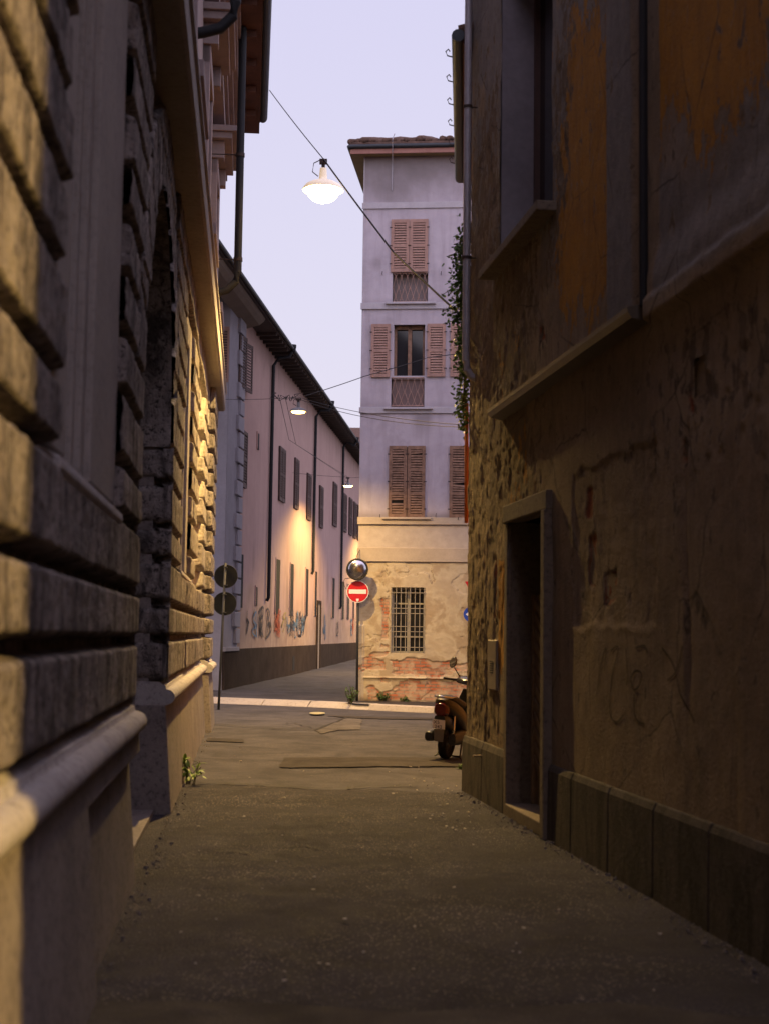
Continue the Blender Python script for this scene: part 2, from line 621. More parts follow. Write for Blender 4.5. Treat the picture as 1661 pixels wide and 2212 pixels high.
FL = Fr((-.74, 0), (-.0928, 1))          # left palazzo, n towards the alley
FR = Fr((3.10, 0), (-.135, 1), -1)       # right house
FT = Fr((-.607, 34.6), (1, -.093))       # corner tower house, n towards camera
PM, PX0 = .0760, -7.405
FP = Fr((PX0, 0), (PM, 1))               # pink house, n towards its street


def sheet(name, xs, ys, zf, mat):
    X, Y = np.meshgrid(xs, ys)
    Z = zf(X, Y)
    nx, ny = len(xs), len(ys)
    b = MB()
    b.v = [tuple(q) for q in np.stack([X, Y, Z], -1).reshape(-1, 3).tolist()]
    b.f = [(j * nx + i, j * nx + i + 1, (j + 1) * nx + i + 1, (j + 1) * nx + i) for j in range(ny - 1) for i in range(nx - 1)]
    return struct(b.build(name, mat, smooth=True))


def rz(X, Y):
    return (fbm(X * .7 + 9, Y * .7, 4, 3) - .5) * .03 * ss(34.5, 31, Y)


sheet('road', np.linspace(-45, 45, 181), np.concatenate([np.linspace(15.2, 36, 105)]), rz, M['road'])
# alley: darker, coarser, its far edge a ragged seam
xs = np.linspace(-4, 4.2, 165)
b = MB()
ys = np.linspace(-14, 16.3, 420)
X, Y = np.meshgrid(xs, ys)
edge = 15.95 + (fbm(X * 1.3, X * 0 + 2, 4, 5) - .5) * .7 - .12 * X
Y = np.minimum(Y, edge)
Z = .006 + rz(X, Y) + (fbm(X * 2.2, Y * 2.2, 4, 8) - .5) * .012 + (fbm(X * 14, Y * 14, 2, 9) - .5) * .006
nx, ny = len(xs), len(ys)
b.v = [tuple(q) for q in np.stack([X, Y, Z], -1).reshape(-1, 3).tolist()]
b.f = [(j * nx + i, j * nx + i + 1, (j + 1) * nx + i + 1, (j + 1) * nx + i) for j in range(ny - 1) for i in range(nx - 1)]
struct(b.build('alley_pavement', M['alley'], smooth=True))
# the street behind the camera
sheet('street', np.linspace(-30, 30, 40), np.linspace(-14, -.8, 12), lambda X, Y: X * 0 - .012, M['road'])


def poly_patch(name, pts, mat, z=.010, wob=.0):
    P = [gnd(x, y) for x, y in pts]
    b = MB()
    n = len(P)
    ring = []
    for i in range(n):
        a, c = P[i], P[(i + 1) % n]
        for k in range(14):
            t = k / 14
            q = a + (c - a) * t
            q = q + np.array([random.uniform(-1, 1) * wob, random.uniform(-1, 1) * wob * 2, 0])
            ring.append((q[0], q[1], z + float(rz(np.array(q[0]), np.array(q[1])))))
    cx = np.mean(np.array(ring), 0)
    m = len(ring)
    b.add(ring + [(cx[0], cx[1], z + float(rz(np.array(cx[0]), np.array(cx[1]))))], [(i, (i + 1) % m, m) for i in range(m)])
    return struct(b.build(name, mat))


def c7(u, v): return ((500 + u / 2.373) / 1.157, (1700 + v / 2.373) / 1.157)


poly_patch('asphalt_patch', [c7(505, 461), c7(1560, 462), c7(1545, 516), c7(1240, 523), c7(535, 523), c7(470, 517)], M['patch'], .016, .015)
poly_patch('asphalt_patch', [c7(690, 302), c7(866, 226), c7(962, 232), c7(950, 296), c7(820, 300), c7(720, 325)], M['patchl'], .014, .02)
poly_patch('asphalt_patch', [c7(45, 345), c7(265, 356), c7(262, 372), c7(45, 364)], M['patch'], .015, .01)
poly_patch('asphalt_patch', [c7(740, 212), c7(1400, 228), c7(1400, 240), c7(900, 226)], M['patch'], .015, .02)


# newer, smoother surfacing where the alley leaves the street behind
bb = MB()
rr_ = [(-1.4 + .5 * k, 6.72 + .10 * math.sin(k * 1.7) + .05 * math.sin(k * 4.1)) for k in range(9)]
bb.add([(x, y, .024) for x, y in rr_] + [(x, y - 6.5, .024) for x, y in rr_], [(k, k + 1, 10 + k, 9 + k) for k in range(8)])
struct(bb.build('asphalt_patch', M['patch']))


def crack(pts, wd=.02, name='road_crack'):
    P = [gnd(x, y) for x, y in pts]
    Q = []
    for a, c in zip(P, P[1:]):
        for k in range(8):
            q = a + (c - a) * k / 8
            Q.append((q[0] + random.uniform(-.03, .03), q[1] + random.uniform(-.05, .05)))
    Q.append((P[-1][0], P[-1][1]))
    b = MB()
    vs = []
    for i, q in enumerate(Q):
        h = wd * random.uniform(.4, 1.2)
        a, c = Q[max(i - 1, 0)], Q[min(i + 1, len(Q) - 1)]
        t = Vector((c[0] - a[0], c[1] - a[1])).normalized()
        z = .02 + float(rz(np.array(q[0]), np.array(q[1])))
        vs += [(q[0] - t.y * h, q[1] + t.x * h, z), (q[0] + t.y * h, q[1] - t.x * h, z)]
    b.add(vs, [(2 * i, 2 * i + 1, 2 * i + 3, 2 * i + 2) for i in range(len(Q) - 1)])
    return struct(b.build(name, M['crack']))


crack([c7(80, 266), c7(330, 290), c7(520, 298), c7(690, 303), c7(870, 224)], .03)
crack([c7(690, 312), c7(960, 325), c7(1240, 328)], .02)
crack([c7(0, 618), c7(300, 626), c7(560, 640), c7(770, 653), c7(960, 640), c7(1290, 632)], .03)
crack([c7(510, 262), c7(540, 255), c7(690, 292)], .015)
crack([(468, 1843), (505, 1840), (540, 1846)], .012)
crack([(615, 1832), (660, 1830), (700, 1838)], .01)
crack([(330, 1862), (420, 1858), (480, 1862)], .01)
crack([(400, 1690), (560, 1696), (640, 1705)], .02)

# side street, climbing gently
sp = FP.d[0] / FP.d[1]


def sz_(X, Y): return .125 + .30 * ss(36, 95, Y) + (fbm(X * .8, Y * .5, 3, 4) - .5) * .04 * ss(34, 38, Y)


# SIDE
# kerb: ramped stone in front of the side street, a kerb before the tower's pavement
lowp = [gnd(*p) for p in [(330, 1513), (470, 1520), (665, 1527.6), (753, 1532), (796, 1534), (938, 1541), (1080, 1549), (1300, 1561)]]
kb = MB()
for i in range(len(lowp) - 1):
    a, c = lowp[i], lowp[i + 1]
    L = np.linalg.norm(c - a)
    m = max(1, int(round(L / 1.3)))
    for k in range(m):
        p, q = a + (c - a) * k / m, a + (c - a) * (k + .985) / m
        nn = np.array([-(c - a)[1], (c - a)[0], 0]) / L
        ramp = .14 if i < 4 else .03
        prof = [(0, -.05), (0, .012), (ramp, .128), (ramp + .28, .136), (ramp + .28, -.05)]
        kb.prism([(*(p + nn * d)[:2], z) for d, z in prof], [(*(q + nn * d)[:2], z) for d, z in prof])
struct(kb.build('kerb', M['kerb'], bevel=.008))
sw = MB()
tw = [lowp[3], lowp[4], lowp[5], lowp[6], lowp[7]]
for a, c in zip(tw, tw[1:]):
    sw.quad((a[0], a[1] + .25, .132), (c[0], c[1] + .25, .132), (c[0], 37.5, .132), (a[0], 37.5, .132))
struct(sw.build('sidewalk', M['patch']))

KX = np.array([p[0] for p in lowp]); KY = np.array([p[1] for p in lowp])
xs = np.linspace(-22, 6, 90)
X, T = np.meshgrid(xs, np.linspace(0, 1, 200) ** 1.6)
Y0 = np.interp(X, KX, KY) + np.where(X < lowp[3][0], .2, .05) - np.where(X < KX[0], (X - KX[0]) * .35, 0)
Y = Y0 + (130 - Y0) * T
Z = .128 + .30 * ss(36, 95, Y) + (fbm(X * .8, Y * .5, 3, 4) - .5) * .04 * ss(36, 40, Y)
b = MB()
nx, ny = X.shape[1], X.shape[0]
b.v = [tuple(q) for q in np.stack([X, Y, Z], -1).reshape(-1, 3).tolist()]
b.f = [(j * nx + i, j * nx + i + 1, (j + 1) * nx + i + 1, (j + 1) * nx + i) for j in range(ny - 1) for i in range(nx - 1)]
struct(b.build('side_street', M['road'], smooth=True))

cb = MB()
q = gnd(686, 1544)
for k in range(24):
    a = 2 * PI * k / 24
    cb.v.append((q[0] + .165 * math.cos(a), q[1] + .42 * math.sin(a), .03))
for k in range(24):
    a = 2 * PI * k / 24
    cb.v.append((q[0] + .165 * math.cos(a), q[1] + .42 * math.sin(a), .038))
cb.f = [tuple(range(24, 48))] + [(k, (k + 1) % 24, 24 + (k + 1) % 24, 24 + k) for k in range(24)]
o = cb.build('cover_plate', simple('yellow_plate', (.36, .32, .18), .6, 0, .2, 8))
tag(o, 'small pale yellow oval plate lying flat on the road before the kerb', 'plate')

# ================================================================== LEFT PALAZZO
LB = thing('stone_palazzo', FL.p(13, 0, 0), 'tall rusticated stone palazzo with arched portal lining the left of the alley', 'building')
ROWS = [1.22, 1.64, 1.97, 2.39, 2.70, 3.12, 3.47, 3.82, 4.16, 4.47, 4.82, 5.15, 5.52, 5.97]
W1 = (5.72, 8.40, 2.43, 5.5)
W2 = (16.1, 18.35, 2.43, 5.5)
PC, PR, PSZ = 11.85, 1.87, 3.45          # portal centre, radius, springing height
P0, P1 = PC - PR, PC + PR


def rust_h(S, Z):
    r = np.clip(np.searchsorted(ROWS, Z, side='right') - 1, 0, len(ROWS) - 2)
    RW = np.array(ROWS)
    za, zb = RW[r], RW[r + 1]
    dz = np.minimum(Z - za, zb - Z) - .026
    jag = np.where(r % 2 == 0, 1.0, -1.0)
    # the stretches of wall that carry blocks: (start, end)
    spans = [(-15, W1[0], 0, .05), (W1[1], P0, .05, 0), (P1, W2[0], 0, .05), (W2[1], 20.4, .05, .35), (22.9, 24.7, .35, 0), (24.85, 27.42, 0, 0)]
    d = np.full(S.shape, -1.0)
    low = Z < W1[2] - .12
    high = Z > W1[3]
    for a, c, ja, jc in spans:
        aa = a - jag * ja
        cc = c + jag * jc
        d = np.maximum(d, np.minimum(S - aa, cc - S))
    dfull = np.where((S > 24.75) & (S < 24.85), -1, np.where((S > P0) & (S < P1), np.maximum(d, 0), 9))
    d = np.where(low | high, np.maximum(d, dfull), d)
    d = np.where((S > 24.74) & (S < 24.86), -1, d)
    # vertical joints
    jl = .62 + .9 * hsh(r, r * 0, 3)
    u = np.where(S < 17.5, S * 0 + .5, (S + hsh(r, r * 0 + 5, 9) * 3) / (1.2 + .6 * hsh(r, r * 0 + 2, 4)))
    fu = u - np.floor(u)
    dj = np.minimum(fu, 1 - fu) * 1.3 - .006
    dj = np.where(dj < .03, dj, np.minimum(dj + .02, 1))
    dd = np.minimum(np.minimum(dz, d), dj * 1.0)
    # voussoirs round the portal
    rad = np.hypot(S - PC, np.maximum(Z - PSZ, 0))
    ang = np.arctan2(np.maximum(Z - PSZ, 0), S - PC)
    vous = (Z > PSZ) & (rad < PR + .62) & (rad > PR - .1)
    k = ang / (PI / 13)
    fk = k - np.floor(k)
    dv = np.minimum(np.minimum(fk, 1 - fk) * (PI / 13) * rad - .02, PR + .62 - rad - .01)
    dd = np.where(vous, dv, dd)
    wob = (fbm(S * 5, Z * 5, 4, 21) - .5) * .03 + (fbm(S * 26, Z * 26, 3, 22) - .5) * .02
    t = np.clip((dd + wob * .5) / .032, 0, 1)
    h = np.sqrt(np.clip(1 - (1 - t) ** 2, 0, 1))
    bl = hsh(np.floor(u), r * 1.0, 31)
    out = -.15 + h * (.15 + .02 * (bl - .5)) + h * ((fbm(S * 1.6, Z * 4, 3, 2) - .5) * .014 + (fbm(S * 14, Z * 16, 4, 6) - .5) * .016)
    out = np.where((S > 24.8), out + .09, out)
    return out


def rust_keep(s, z):
    a = (s > W1[0] + .02) & (s < W1[1] - .02) & (z > W1[2] - .1) & (z < W1[3])
    c = (s > W2[0] + .02) & (s < W2[1] - .02) & (z > W2[2] - .1) & (z < W2[3])
    p = (s > P0) & (s < P1) & (z < PSZ)
    q = (z >= PSZ) & (np.hypot(s - PC, z - PSZ) < PR)
    return ~(a | c | p | q)


Sg = np.concatenate([np.arange(-14, 3.5, .1), np.arange(3.5, 14.5, .028), np.arange(14.5, 27.44, .045)])
Zg = np.arange(1.22, 5.99, .0125)
hf('rusticated_wall', FL, Sg, Zg, rust_h, M['rust'], LB, rust_keep, dict(pale=lambda S, Z: ss(18.3, 18.6, S) * ss(24.8, 24.5, S) * ss(W1[2] - .2, W1[2], Z) * (.25 + .75 * ss(-.06, -.11, rust_h(S, Z)))))  # pale plaster between quoins, brightened to carry the alley lamp's hot spot
b = MB()                                  # solid behind the relief so no light leaks
for s0, s1 in ((-14, W1[0]), (W1[1], P0 - .03), (P1 + .03, W2[0]), (W2[1], 27.3)):
    b.fbox(FL, s0, s1, 0, 6, -.9, -.18)
b.fbox(FL, -14, P0 - .03, 5.55, 11.6, -.9, -.19)
b.fbox(FL, P0 - .03, P1 + .03, 5.5, 11.6, -.9, -.19)
b.fbox(FL, P1 + .03, 27.3, 5.55, 11.6, -.9, -.19)
b.fbox(FL, -14, 27.3, 0, 11.6, -8, -1.6)
b.fbox(FL, W1[0], W1[1], 0, W1[2] - .14, -.9, -.18)
b.fbox(FL, W2[0], W2[1], 0, W2[2] - .14, -.9, -.18)
b.build('wall_core', M['plinth'], LB)
# end wall of the palazzo on the cross street
b = MB()
b.fbox(FL, 27.30, 27.42, 0, 11.6, -8, -.10)
b.build('end_wall', M['rust'], LB)

# portal reveals and the gate deep inside
FJ = Fr(FL.p(P1, 0, 0)[:2], (-FL.nv[0], -FL.nv[1]))   # far jamb, runs into the wall, faces the camera
if FJ.nv[1] > 0: FJ = Fr(FL.p(P1, 0, 0)[:2], (-FL.nv[0], -FL.nv[1]), -1)


def jamb_h(S, Z):
    RW = np.array(ROWS)
    r = np.clip(np.searchsorted(RW, Z, side='right') - 1, 0, len(RW) - 2)
    dz = np.minimum(Z - RW[r], RW[r + 1] - Z) - .022
    dd = np.minimum(dz, S + .02)
    t = np.clip((dd + (fbm(S * 9, Z * 9, 3, 5) - .5) * .02) / .085, 0, 1)
    h = np.sqrt(np.clip(1 - (1 - t) ** 2, 0, 1))
    return -.10 + h * .10 + (fbm(S * 14, Z * 14, 3, 6) - .5) * .02


hf('portal_jamb', FJ, np.arange(0, .75, .02), np.arange(1.22, PSZ + .02, .0125), jamb_h, M['rust'], LB)
b = MB()
ar = []
for k in range(33):
    a = PI * k / 32
    ar.append((PC + PR * math.cos(a), PSZ + PR * math.sin(a)))
n = len(ar)
b.add([FL.p(s, z, -.03) for s, z in ar] + [FL.p(s, z, -.8) for s, z in ar], [(i, i + 1, n + i + 1, n + i) for i in range(n - 1)])
b.quad(FL.p(P0, 1.2, -.03), FL.p(P0, PSZ, -.03), FL.p(P0, PSZ, -.8), FL.p(P0, 1.2, -.8))
b.build('portal_arch', M['rust'], LB)
gt = MB()
gt.fbox(FL, P0 - .02, P1 + .02, 0, 5.5, -.86, -.78)
for k in range(2):
    for j in range(4):
        s0 = P0 + .18 + k * PR + .0
        gt.fbox(FL, s0, s0 + PR - .3, .3 + j * 1.15, 1.25 + j * 1.15, -.78, -.75)
gate = gt.build('gate', M['wood_dark'], LB, bevel=.01)
kn = MB()
kn.ell(FL.p(PC - .15, 1.4, -.72), (.05, .05, .05))
kn.build('handle', M['iron'], gate, True)
b = MB()
b.fbox(FL, P0 + .01, P1 - .0, .006, .05, -.75, -.10)
b.build('threshold', M['plinth'], LB)

# battered plinth in three stretches, each with its moulding


def plinth_prof(n0, top, bot, z1=1.02, z0=-.1):
    return [(n0, z0), (bot, z0), (bot, 0), (top, z1), (n0, z1)]


pl = MB()
PT, PB = -.015, .06
pl.fprism(FL, plinth_prof(-.6, PT + .03, PB + .03), -14, 6.78)
pl.fprism(FL, plinth_prof(-.6, PT - .035, PB - .04, .88), 6.78, P0)
kk = .88 / 1.02
pl.fprism(FL, [(-.6, .88), (PB + .03 + (PT - PB) * kk, .88), (PT + .03, 1.02), (-.6, 1.02)], 6.78, P0)
pl.fprism(FL, plinth_prof(-.6, PT, PB), P1, 24.75)
pl.fprism(FL, plinth_prof(-.6, PT + .1, PB + .1), 24.86, 27.45)
pl.fprism(FL, plinth_prof(-.6, PT - .04, PB - .04), 24.75, 24.86)
plo = pl.build('plinth', M['plinth'], LB, bevel=.015)
for s0, s1, dn in ((-14, P0 + .01, 0), (P1 + .01, 24.72, 0), (24.84, 27.5, .1)):
    md = MB()
    prof = []
    for k in range(13):
        a = -PI / 2 + PI * k / 12
        prof.append((-.01 + dn + .078 * math.cos(a), 1.09 + .072 * math.sin(a)))
    prof += [(-.016 + dn, 1.168), (-.022 + dn, 1.195), (-.085 + dn, 1.232), (-.3 + dn, 1.235), (-.3 + dn, 1.02)]
    q_ = s0
    rm_ = random.Random(int(s0 * 10) + 99)
    while q_ < s1 - .01:
        e_ = min(s1, q_ + (1.55 if s1 - q_ > 2.2 else 9))
        m_n = max(2, int((e_ - q_) / .045)) if e_ > 2.5 else 2
        rings = []
        for k in range(m_n + 1):
            s_ = q_ + .003 + (e_ - q_ - .006) * k / m_n
            wv = .004 * (float(fbm(np.array(s_ * 9), np.array(q_), 3, 5)) - .5)
            ch = .012 * max(0, float(vn(np.array(s_ * 14), np.array(1.0), 3)) - .82) * 5
            rings.append([FL.p(s_, z - ch * (z > 1.1), n + wv - ch * (n > .03)) for n, z in prof])
        md.loft(rings)
        q_ = e_
    md.build('moulding', M['pale'], plo, 'auto')

for W in (W1, W2):
    s0, s1, z0, z1 = W
    fm = MB()
    wd = .55 if W is W2 else 1.28
    fm.fbox(FL, s1 - wd, s1 + .0, z0, z1, -.5, -.05)
    fm.fbox(FL, s1 - wd - .14, s1 - wd, z0, z1 - .3, -.5, -.085)
    fm.fbox(FL, s1 - wd - .22, s1 - wd - .14, z0, z1 - .3, -.5, -.12)
    fm.fbox(FL, s0, s0 + .4, z0, z1, -.5, -.05)
    fm.fbox(FL, s0 + .4, s1 - wd, z1 - .3, z1 + .0, -.5, -.055)
    fr_ = fm.build('window', M['stone'], LB, bevel=.008)
    pn = MB()
    pn.fbox(FL, s0 + .4, s1 - wd - .22, z0, z1 - .3, -.5, -.16)
    pn.build('blind_panel', M['stone'], fr_)
    sl = MB()
    sl.fprism(FL, [(-.5, z0 - .13), (-.02, z0 - .13), (.0, z0 - .09), (-.005, z0 - .05), (-.10, z0), (-.5, z0)], s0 - .06, s1 + .06)
    sl.build('sill', M['pale'], fr_, bevel=.008)

# string course, plain upper storey, cornice and eaves
b = MB()
prof = [(-.2, 5.93), (.19, 5.93), (.22, 5.96), (.22, 6.24), (.245, 6.27), (.245, 6.33), (-.2, 6.38)]
b.fprism(FL, prof, -14, 27.62)
b.build('string_course', M['stone'], LB)
b = MB()
b.fbox(FL, -14, 27.42, 6.3, 11.4, -.19, -.04)
b.fbox(FL, -14, 27.44, 6.38, 6.75, -.04, .03)
b.fbox(FL, 26.7, 27.45, 6.75, 11, -.04, .03)
b.build('upper_wall', M['upper'], LB)
b = MB()
for n1, z0, z1, e in ((.16, 10.45, 10.72, 27.62), (.22, 10.72, 10.88, 27.66), (.30, 10.88, 11.02, 27.70), (.38, 11.02, 11.2, 27.74), (.43, 11.2, 11.42, 27.78)):
    b.fbox(FL, -14, e, z0, z1, -.3, n1)
b.build('cornice', M['upper'], LB)
ev = MB()
ev.fbox(FL, -14, 27.6, 11.42, 11.50, -3, .76)
for k in range(26):
    s = -2.5 + k * 1.2
    if s < 27.2: ev.fbox(FL, s, s + .28, 11.30, 11.42, .43, .68)
evo = ev.build('eave', M['eave'], LB)
gu = MB()
prof = []
for k in range(9):
    a = PI + PI * k / 8
    prof.append((.82 + .09 * math.cos(a), 11.64 + .11 * math.sin(a)))
prof += [(.91, 11.68), (.73, 11.68)]
gu.fprism(FL, prof, -14, 27.3)
gu.build('gutter', M['gutter'], LB)
rf = MB()
rf.fprism(FL, [(.9, 11.70), (.9, 11.75), (-4, 13.7), (-8, 12), (-8, 11.5), (.74, 11.5)], -14, 27.3)
rf.build('roof', M['terracotta'], LB)
for s in (9.2, 14.6, 20.2, 25.0):
    fm = MB()
    wd = .62
    fm.fbox(FL, s - wd - .22, s - wd, 7.25, 9.75, -.1, .06)
    fm.fbox(FL, s + wd, s + wd + .22, 7.25, 9.75, -.1, .06)
    fm.fbox(FL, s - wd - .22, s + wd + .22, 9.5, 9.75, -.1, .07)
    fm.fbox(FL, s - wd - .3, s + wd + .3, 7.08, 7.25, -.1, .2)
    fm.fbox(FL, s - wd - .22, s - wd - .02, 6.75, 7.08, -.1, .14)
    fm.fbox(FL, s + wd + .02, s + wd + .22, 6.75, 7.08, -.1, .14)
    fm.fbox(FL, s - wd - .26, s - wd - .04, 9.75, 10.05, -.1, .17)
    fm.fbox(FL, s + wd + .04, s + wd + .26, 9.75, 10.05, -.1, .17)
    fm.fbox(FL, s - wd - .4, s + wd + .4, 10.05, 10.16, -.1, .3)
    fm.fbox(FL, s - wd - .46, s + wd + .46, 10.16, 10.26, -.1, .38)
    fo = fm.build('window', M['upper'], LB, bevel=.008)
    sh = MB()
    sh.fbox(FL, s - wd, s - .01, 7.25, 9.5, -.1, -.02)
    sh.fbox(FL, s + .01, s + wd, 7.25, 9.5, -.1, -.02)
    sh.build('shutter', M['shutter_brown'], fo)
for px in (22.6, 15.4):
    dp = MB()
    zb = 7.1 if px > 20 else 8.3
    path = [FL.p(px, 11.75, .9), FL.p(px, 11.45, .62), FL.p(px, 11.2, .44)] if False else []
    path += [FL.p(px, 11.4, .46), FL.p(px, 10.4, .46), FL.p(px, zb + .3, .46), FL.p(px, zb + .14, .43), FL.p(px, zb, .30), FL.p(px, zb - .06, .1), FL.p(px, zb - .08, -.03)]
    dp.tube(path, .062, 12)
    po = dp.build('downpipe', M['pipe'], LB, 'auto')
    for z in (zb + .5, zb + 2.2):
        cl = MB()
        cl.lathe(FL.p(px, z, .46), [(.062, -.03), (.074, -.03), (.074, .03), (.062, .03)], seg=14)
        cl.tube([FL.p(px, z, .4), FL.p(px, z, -.04)], .01, 6)
        cl.build('bracket', M['iron'], po)

# ================================================================== RIGHT HOUSE
RH = thing('plaster_house', FR.p(8, 0, -.2), 'old house with peeling brown and ochre plaster along the right of the alley', 'building')
CR = 16.24                                  # s of the corner
D0, D1, DZ = 12.58, 14.05, 2.79
V0, V1, VZ = 12.50, 14.66, 5.47
K0 = 9.78
RS0 = 1.5


def r_noise(S, Z, f, o, sd): return fbm(S * f, Z * f, o, sd)


def r_amt(S, Z):       # how far the render has fallen off, zone by zone
    S = S + .16
    z1 = ss(12.4, 14.2, S) * ss(2.0, 3.2, Z) * ss(7.2, 5.4, Z)
    z2 = ss(14.2, 15.3, S) * .8 * ss(8.5, 6.5, Z)
    z3 = .45 * ss(11.2, 9, S) * ss(2.2, 3.4, Z) * ss(3.9, 3.5, Z)
    z4 = .8 * np.exp(-((S - 12.55 + (Z - 5.5) * .25) / .35) ** 2) * ss(4.4, 5.2, Z) * ss(8.6, 7.4, Z)
    return np.clip(np.maximum.reduce([z1, z2, z3, z4]), 0, 1)


def r_paint(S, Z):
    S = S + .16
    wob = (fbm(S * 2.1, Z * 1.2, 5, 51) - .5)
    w2 = (fbm(S * 7, Z * 4, 4, 52) - .5) * .25
    a = ss(10.9, 10.98, S) * ss(12.9, 11.9, S + wob * .8) * ss(3.6, 4.9, Z + wob * .8) * ss(8.6, 5.0, Z + wob * 1.5)
    c = ss(13.55, 13.6, S + w2) * ss(14.4, 14.35, S + w2 * 1.4) * ss(2.95, 3.0, Z + w2) * ss(3.8, 3.75, Z)
    d = ss(K0, K0 - .05, S) * ss(4.3, 5.5, Z + wob * 1.2)
    e = ss(14.45, 14.5, S + w2 * .6) * ss(14.8, 14.75, S + w2 * .6) * ss(1.3, 1.5, Z + w2) * ss(2.5, 2.4, Z)
    f = ss(13.9, 14.0, S + w2 * 2) * ss(14.9, 14.8, S + w2) * ss(4.1, 4.2, Z + w2 * 2) * ss(4.65, 4.55, Z + w2)
    return np.maximum.reduce([a, c, d * .9, e, f])


def r_brick(S, Z):
    S = S + .16
    w2 = (fbm(S * 9, Z * 9, 3, 61) - .5) * .12
    a = 0
    for s, z, ds, dz in ((11.45, 2.3, .09, .2), (10.95, 2.07, .16, .13), (11.5, 2.75, .08, .12), (9.2, 3.2, .07, .1), (14.9, 2.2, .05, .3), (9.3, 2.9, .05, .09), (13.0, 4.4, .1, .06)):
        a = np.maximum(a, ss(0, -.02, np.maximum(np.abs(S - s) - ds, np.abs(Z - z) - dz) + w2))
    return a


def r_grey(S, Z):
    S = S + .16
    n = fbm(S * 1.4, Z * 1.1, 5, 71)
    a = ss(5.2, 7.2, Z) * ss(.42, .55, n + .12)
    b_ = ss(K0, K0 - .05, S) * ss(5.2, 4.6, Z + (n - .5) * 1.4) * ss(3.9, 4.0, Z) * .9
    c = ss(10.25, 10.3, S) * ss(10.93, 10.88, S) * ss(3.9, 4.0, Z)
    d = ss(11.2, 12.6, S) * ss(4.3, 5.5, Z) * ss(.47, .56, n)
    return np.maximum.reduce([a, b_, c, d])


def r_h(S, Z):
    n = (fbm(S * .9, Z * .9, 3, 81) - .5) * .03 + (fbm(S * 7, Z * 6, 4, 82) - .5) * .009 * (1 + 1.6 * r_amt(S, Z))
    flk = .55 * fbm(S * 6.5, Z * 3.4, 5, 41) + .45 * fbm(S * 15, Z * 9, 3, 17)
    am = r_amt(S, Z)
    n = n - .007 * ss(.60 - .16 * am, .625 - .16 * am, flk) * ss(.02, .2, am) - .012 * r_brick(S, Z)
    n = n + am * (fbm(S * 18, Z * 13, 3, 83) - .5) * .018
    S = S + .16
    # sunken square of bare render
    wob = (fbm(S * 6, Z * 6, 3, 91) - .5) * .1
    d = np.maximum(np.abs(S - 10.9) - 1.05, np.abs(Z - 2.4) - .62) + wob
    sq = ss(.02, -.02, d)
    n = n - sq * .012 + sq * (fbm(S * 16, Z * 16, 3, 92) - .5) * .012
    rim = np.exp(-(d / .03) ** 2) * .006 * ss(2.2, 1.9, Z)
    n = n + rim
    d2 = np.maximum(np.abs(S - 7.4) - 1.0, Z - 2.95) + wob
    n = n + ss(.02, -.02, d2) * .012
    # scores and shallow pilaster strips
    n = n + .035 * ss(10.25, 10.28, S) * ss(10.93, 10.90, S) * ss(3.9, 4, Z)
    n = n - .015 * np.exp(-((S - 9.25 - .03 * np.sin(Z * 3)) / .05) ** 2) * ss(1.0, 1.6, Z) * ss(3.7, 3.4, Z)
    n = n - .02 * np.exp(-((S - 15.35 - .02 * np.sin(Z * 4)) / .035) ** 2) * ss(3.6, 1.6, Z)
    wz = (fbm(S * 5, Z * 3, 4, 93) - .5) * .05
    n = n + ss(K0 + .16, K0 + .10, S) * (.05 * ss(3.80, 3.85, Z + wz * .6) * ss(4.40, 4.1, Z + wz * 2) + .03 * ss(3.80, 3.85, Z + wz * .6) * ss(4.02, 3.97, Z + wz))
    return n


def r_keep(s, z):
    d = (s > D0) & (s < D1) & (z < DZ)
    v = (s > V0) & (s < V1) & (z > VZ) & (z < 8.6)
    k = (np.abs(s - 8.84) < .09) & (np.abs(z - 3.3) < .12)
    return ~(d | v | k)


Sg = np.concatenate([np.arange(RS0, 7.2, .12), np.arange(7.2, CR, .026), [CR]])
Zg = np.concatenate([np.arange(.5, 6.2, .022), np.arange(6.2, 9.41, .045)])
hf('wall', FR, Sg, Zg, r_h, M['rplaster'], RH, r_keep, dict(amt=r_amt, paint=r_paint, brick=r_brick, grey=r_grey))
b = MB()
b.fbox(FR, RS0, D0, 0, 9.4, -6, -.03)
b.fbox(FR, D0 - .0, D1, DZ, VZ, -6, -.1)
b.fbox(FR, D1, CR, 0, VZ, -6, -.1)
b.fbox(FR, V1, CR, VZ, 9.4, -6, -.1)
b.fbox(FR, D0, V1, 8.6, 9.4, -6, -.1)
b.fbox(FR, D0 - .2, CR, 0, 9.4, -7, -.75)
b.build('wall_core', M['rplaster'], RH)
b = MB()
b.fbox(FR, CR - .1, CR, 0, 9.4, -6, -.01)
b.build('end_wall', M['rplaster'], RH)
rf = MB()
rf.fprism(FR, [(.22, 9.4), (.22, 9.52), (-3.5, 10.9), (-7, 9.4)], RS0 - .2, CR + .3)
rf.build('roof', M['terracotta'], RH)
# plinth slabs
pl = MB()
s = RS0
while s < D0 - .13:
    e = min(s + 1.02, D0 - .12)
    pl.fprism(FR, [(-.2, -.1), (.045, -.1), (.037, .58), (.015, .63), (-.2, .63)], s, e - .012)
    s = e
pl.build('plinth', M['plinth_dark'], RH, bevel=.012)
pl = MB()
for a, c in ((D1 + .12, 15.2), (15.21, CR + .03)):
    pl.fprism(FR, [(-.2, -.1), (.045, -.1), (.037, .54), (.015, .61), (-.2, .61)], a, c)
pl.build('plinth', M['plinth_dark'], RH, bevel=.012)
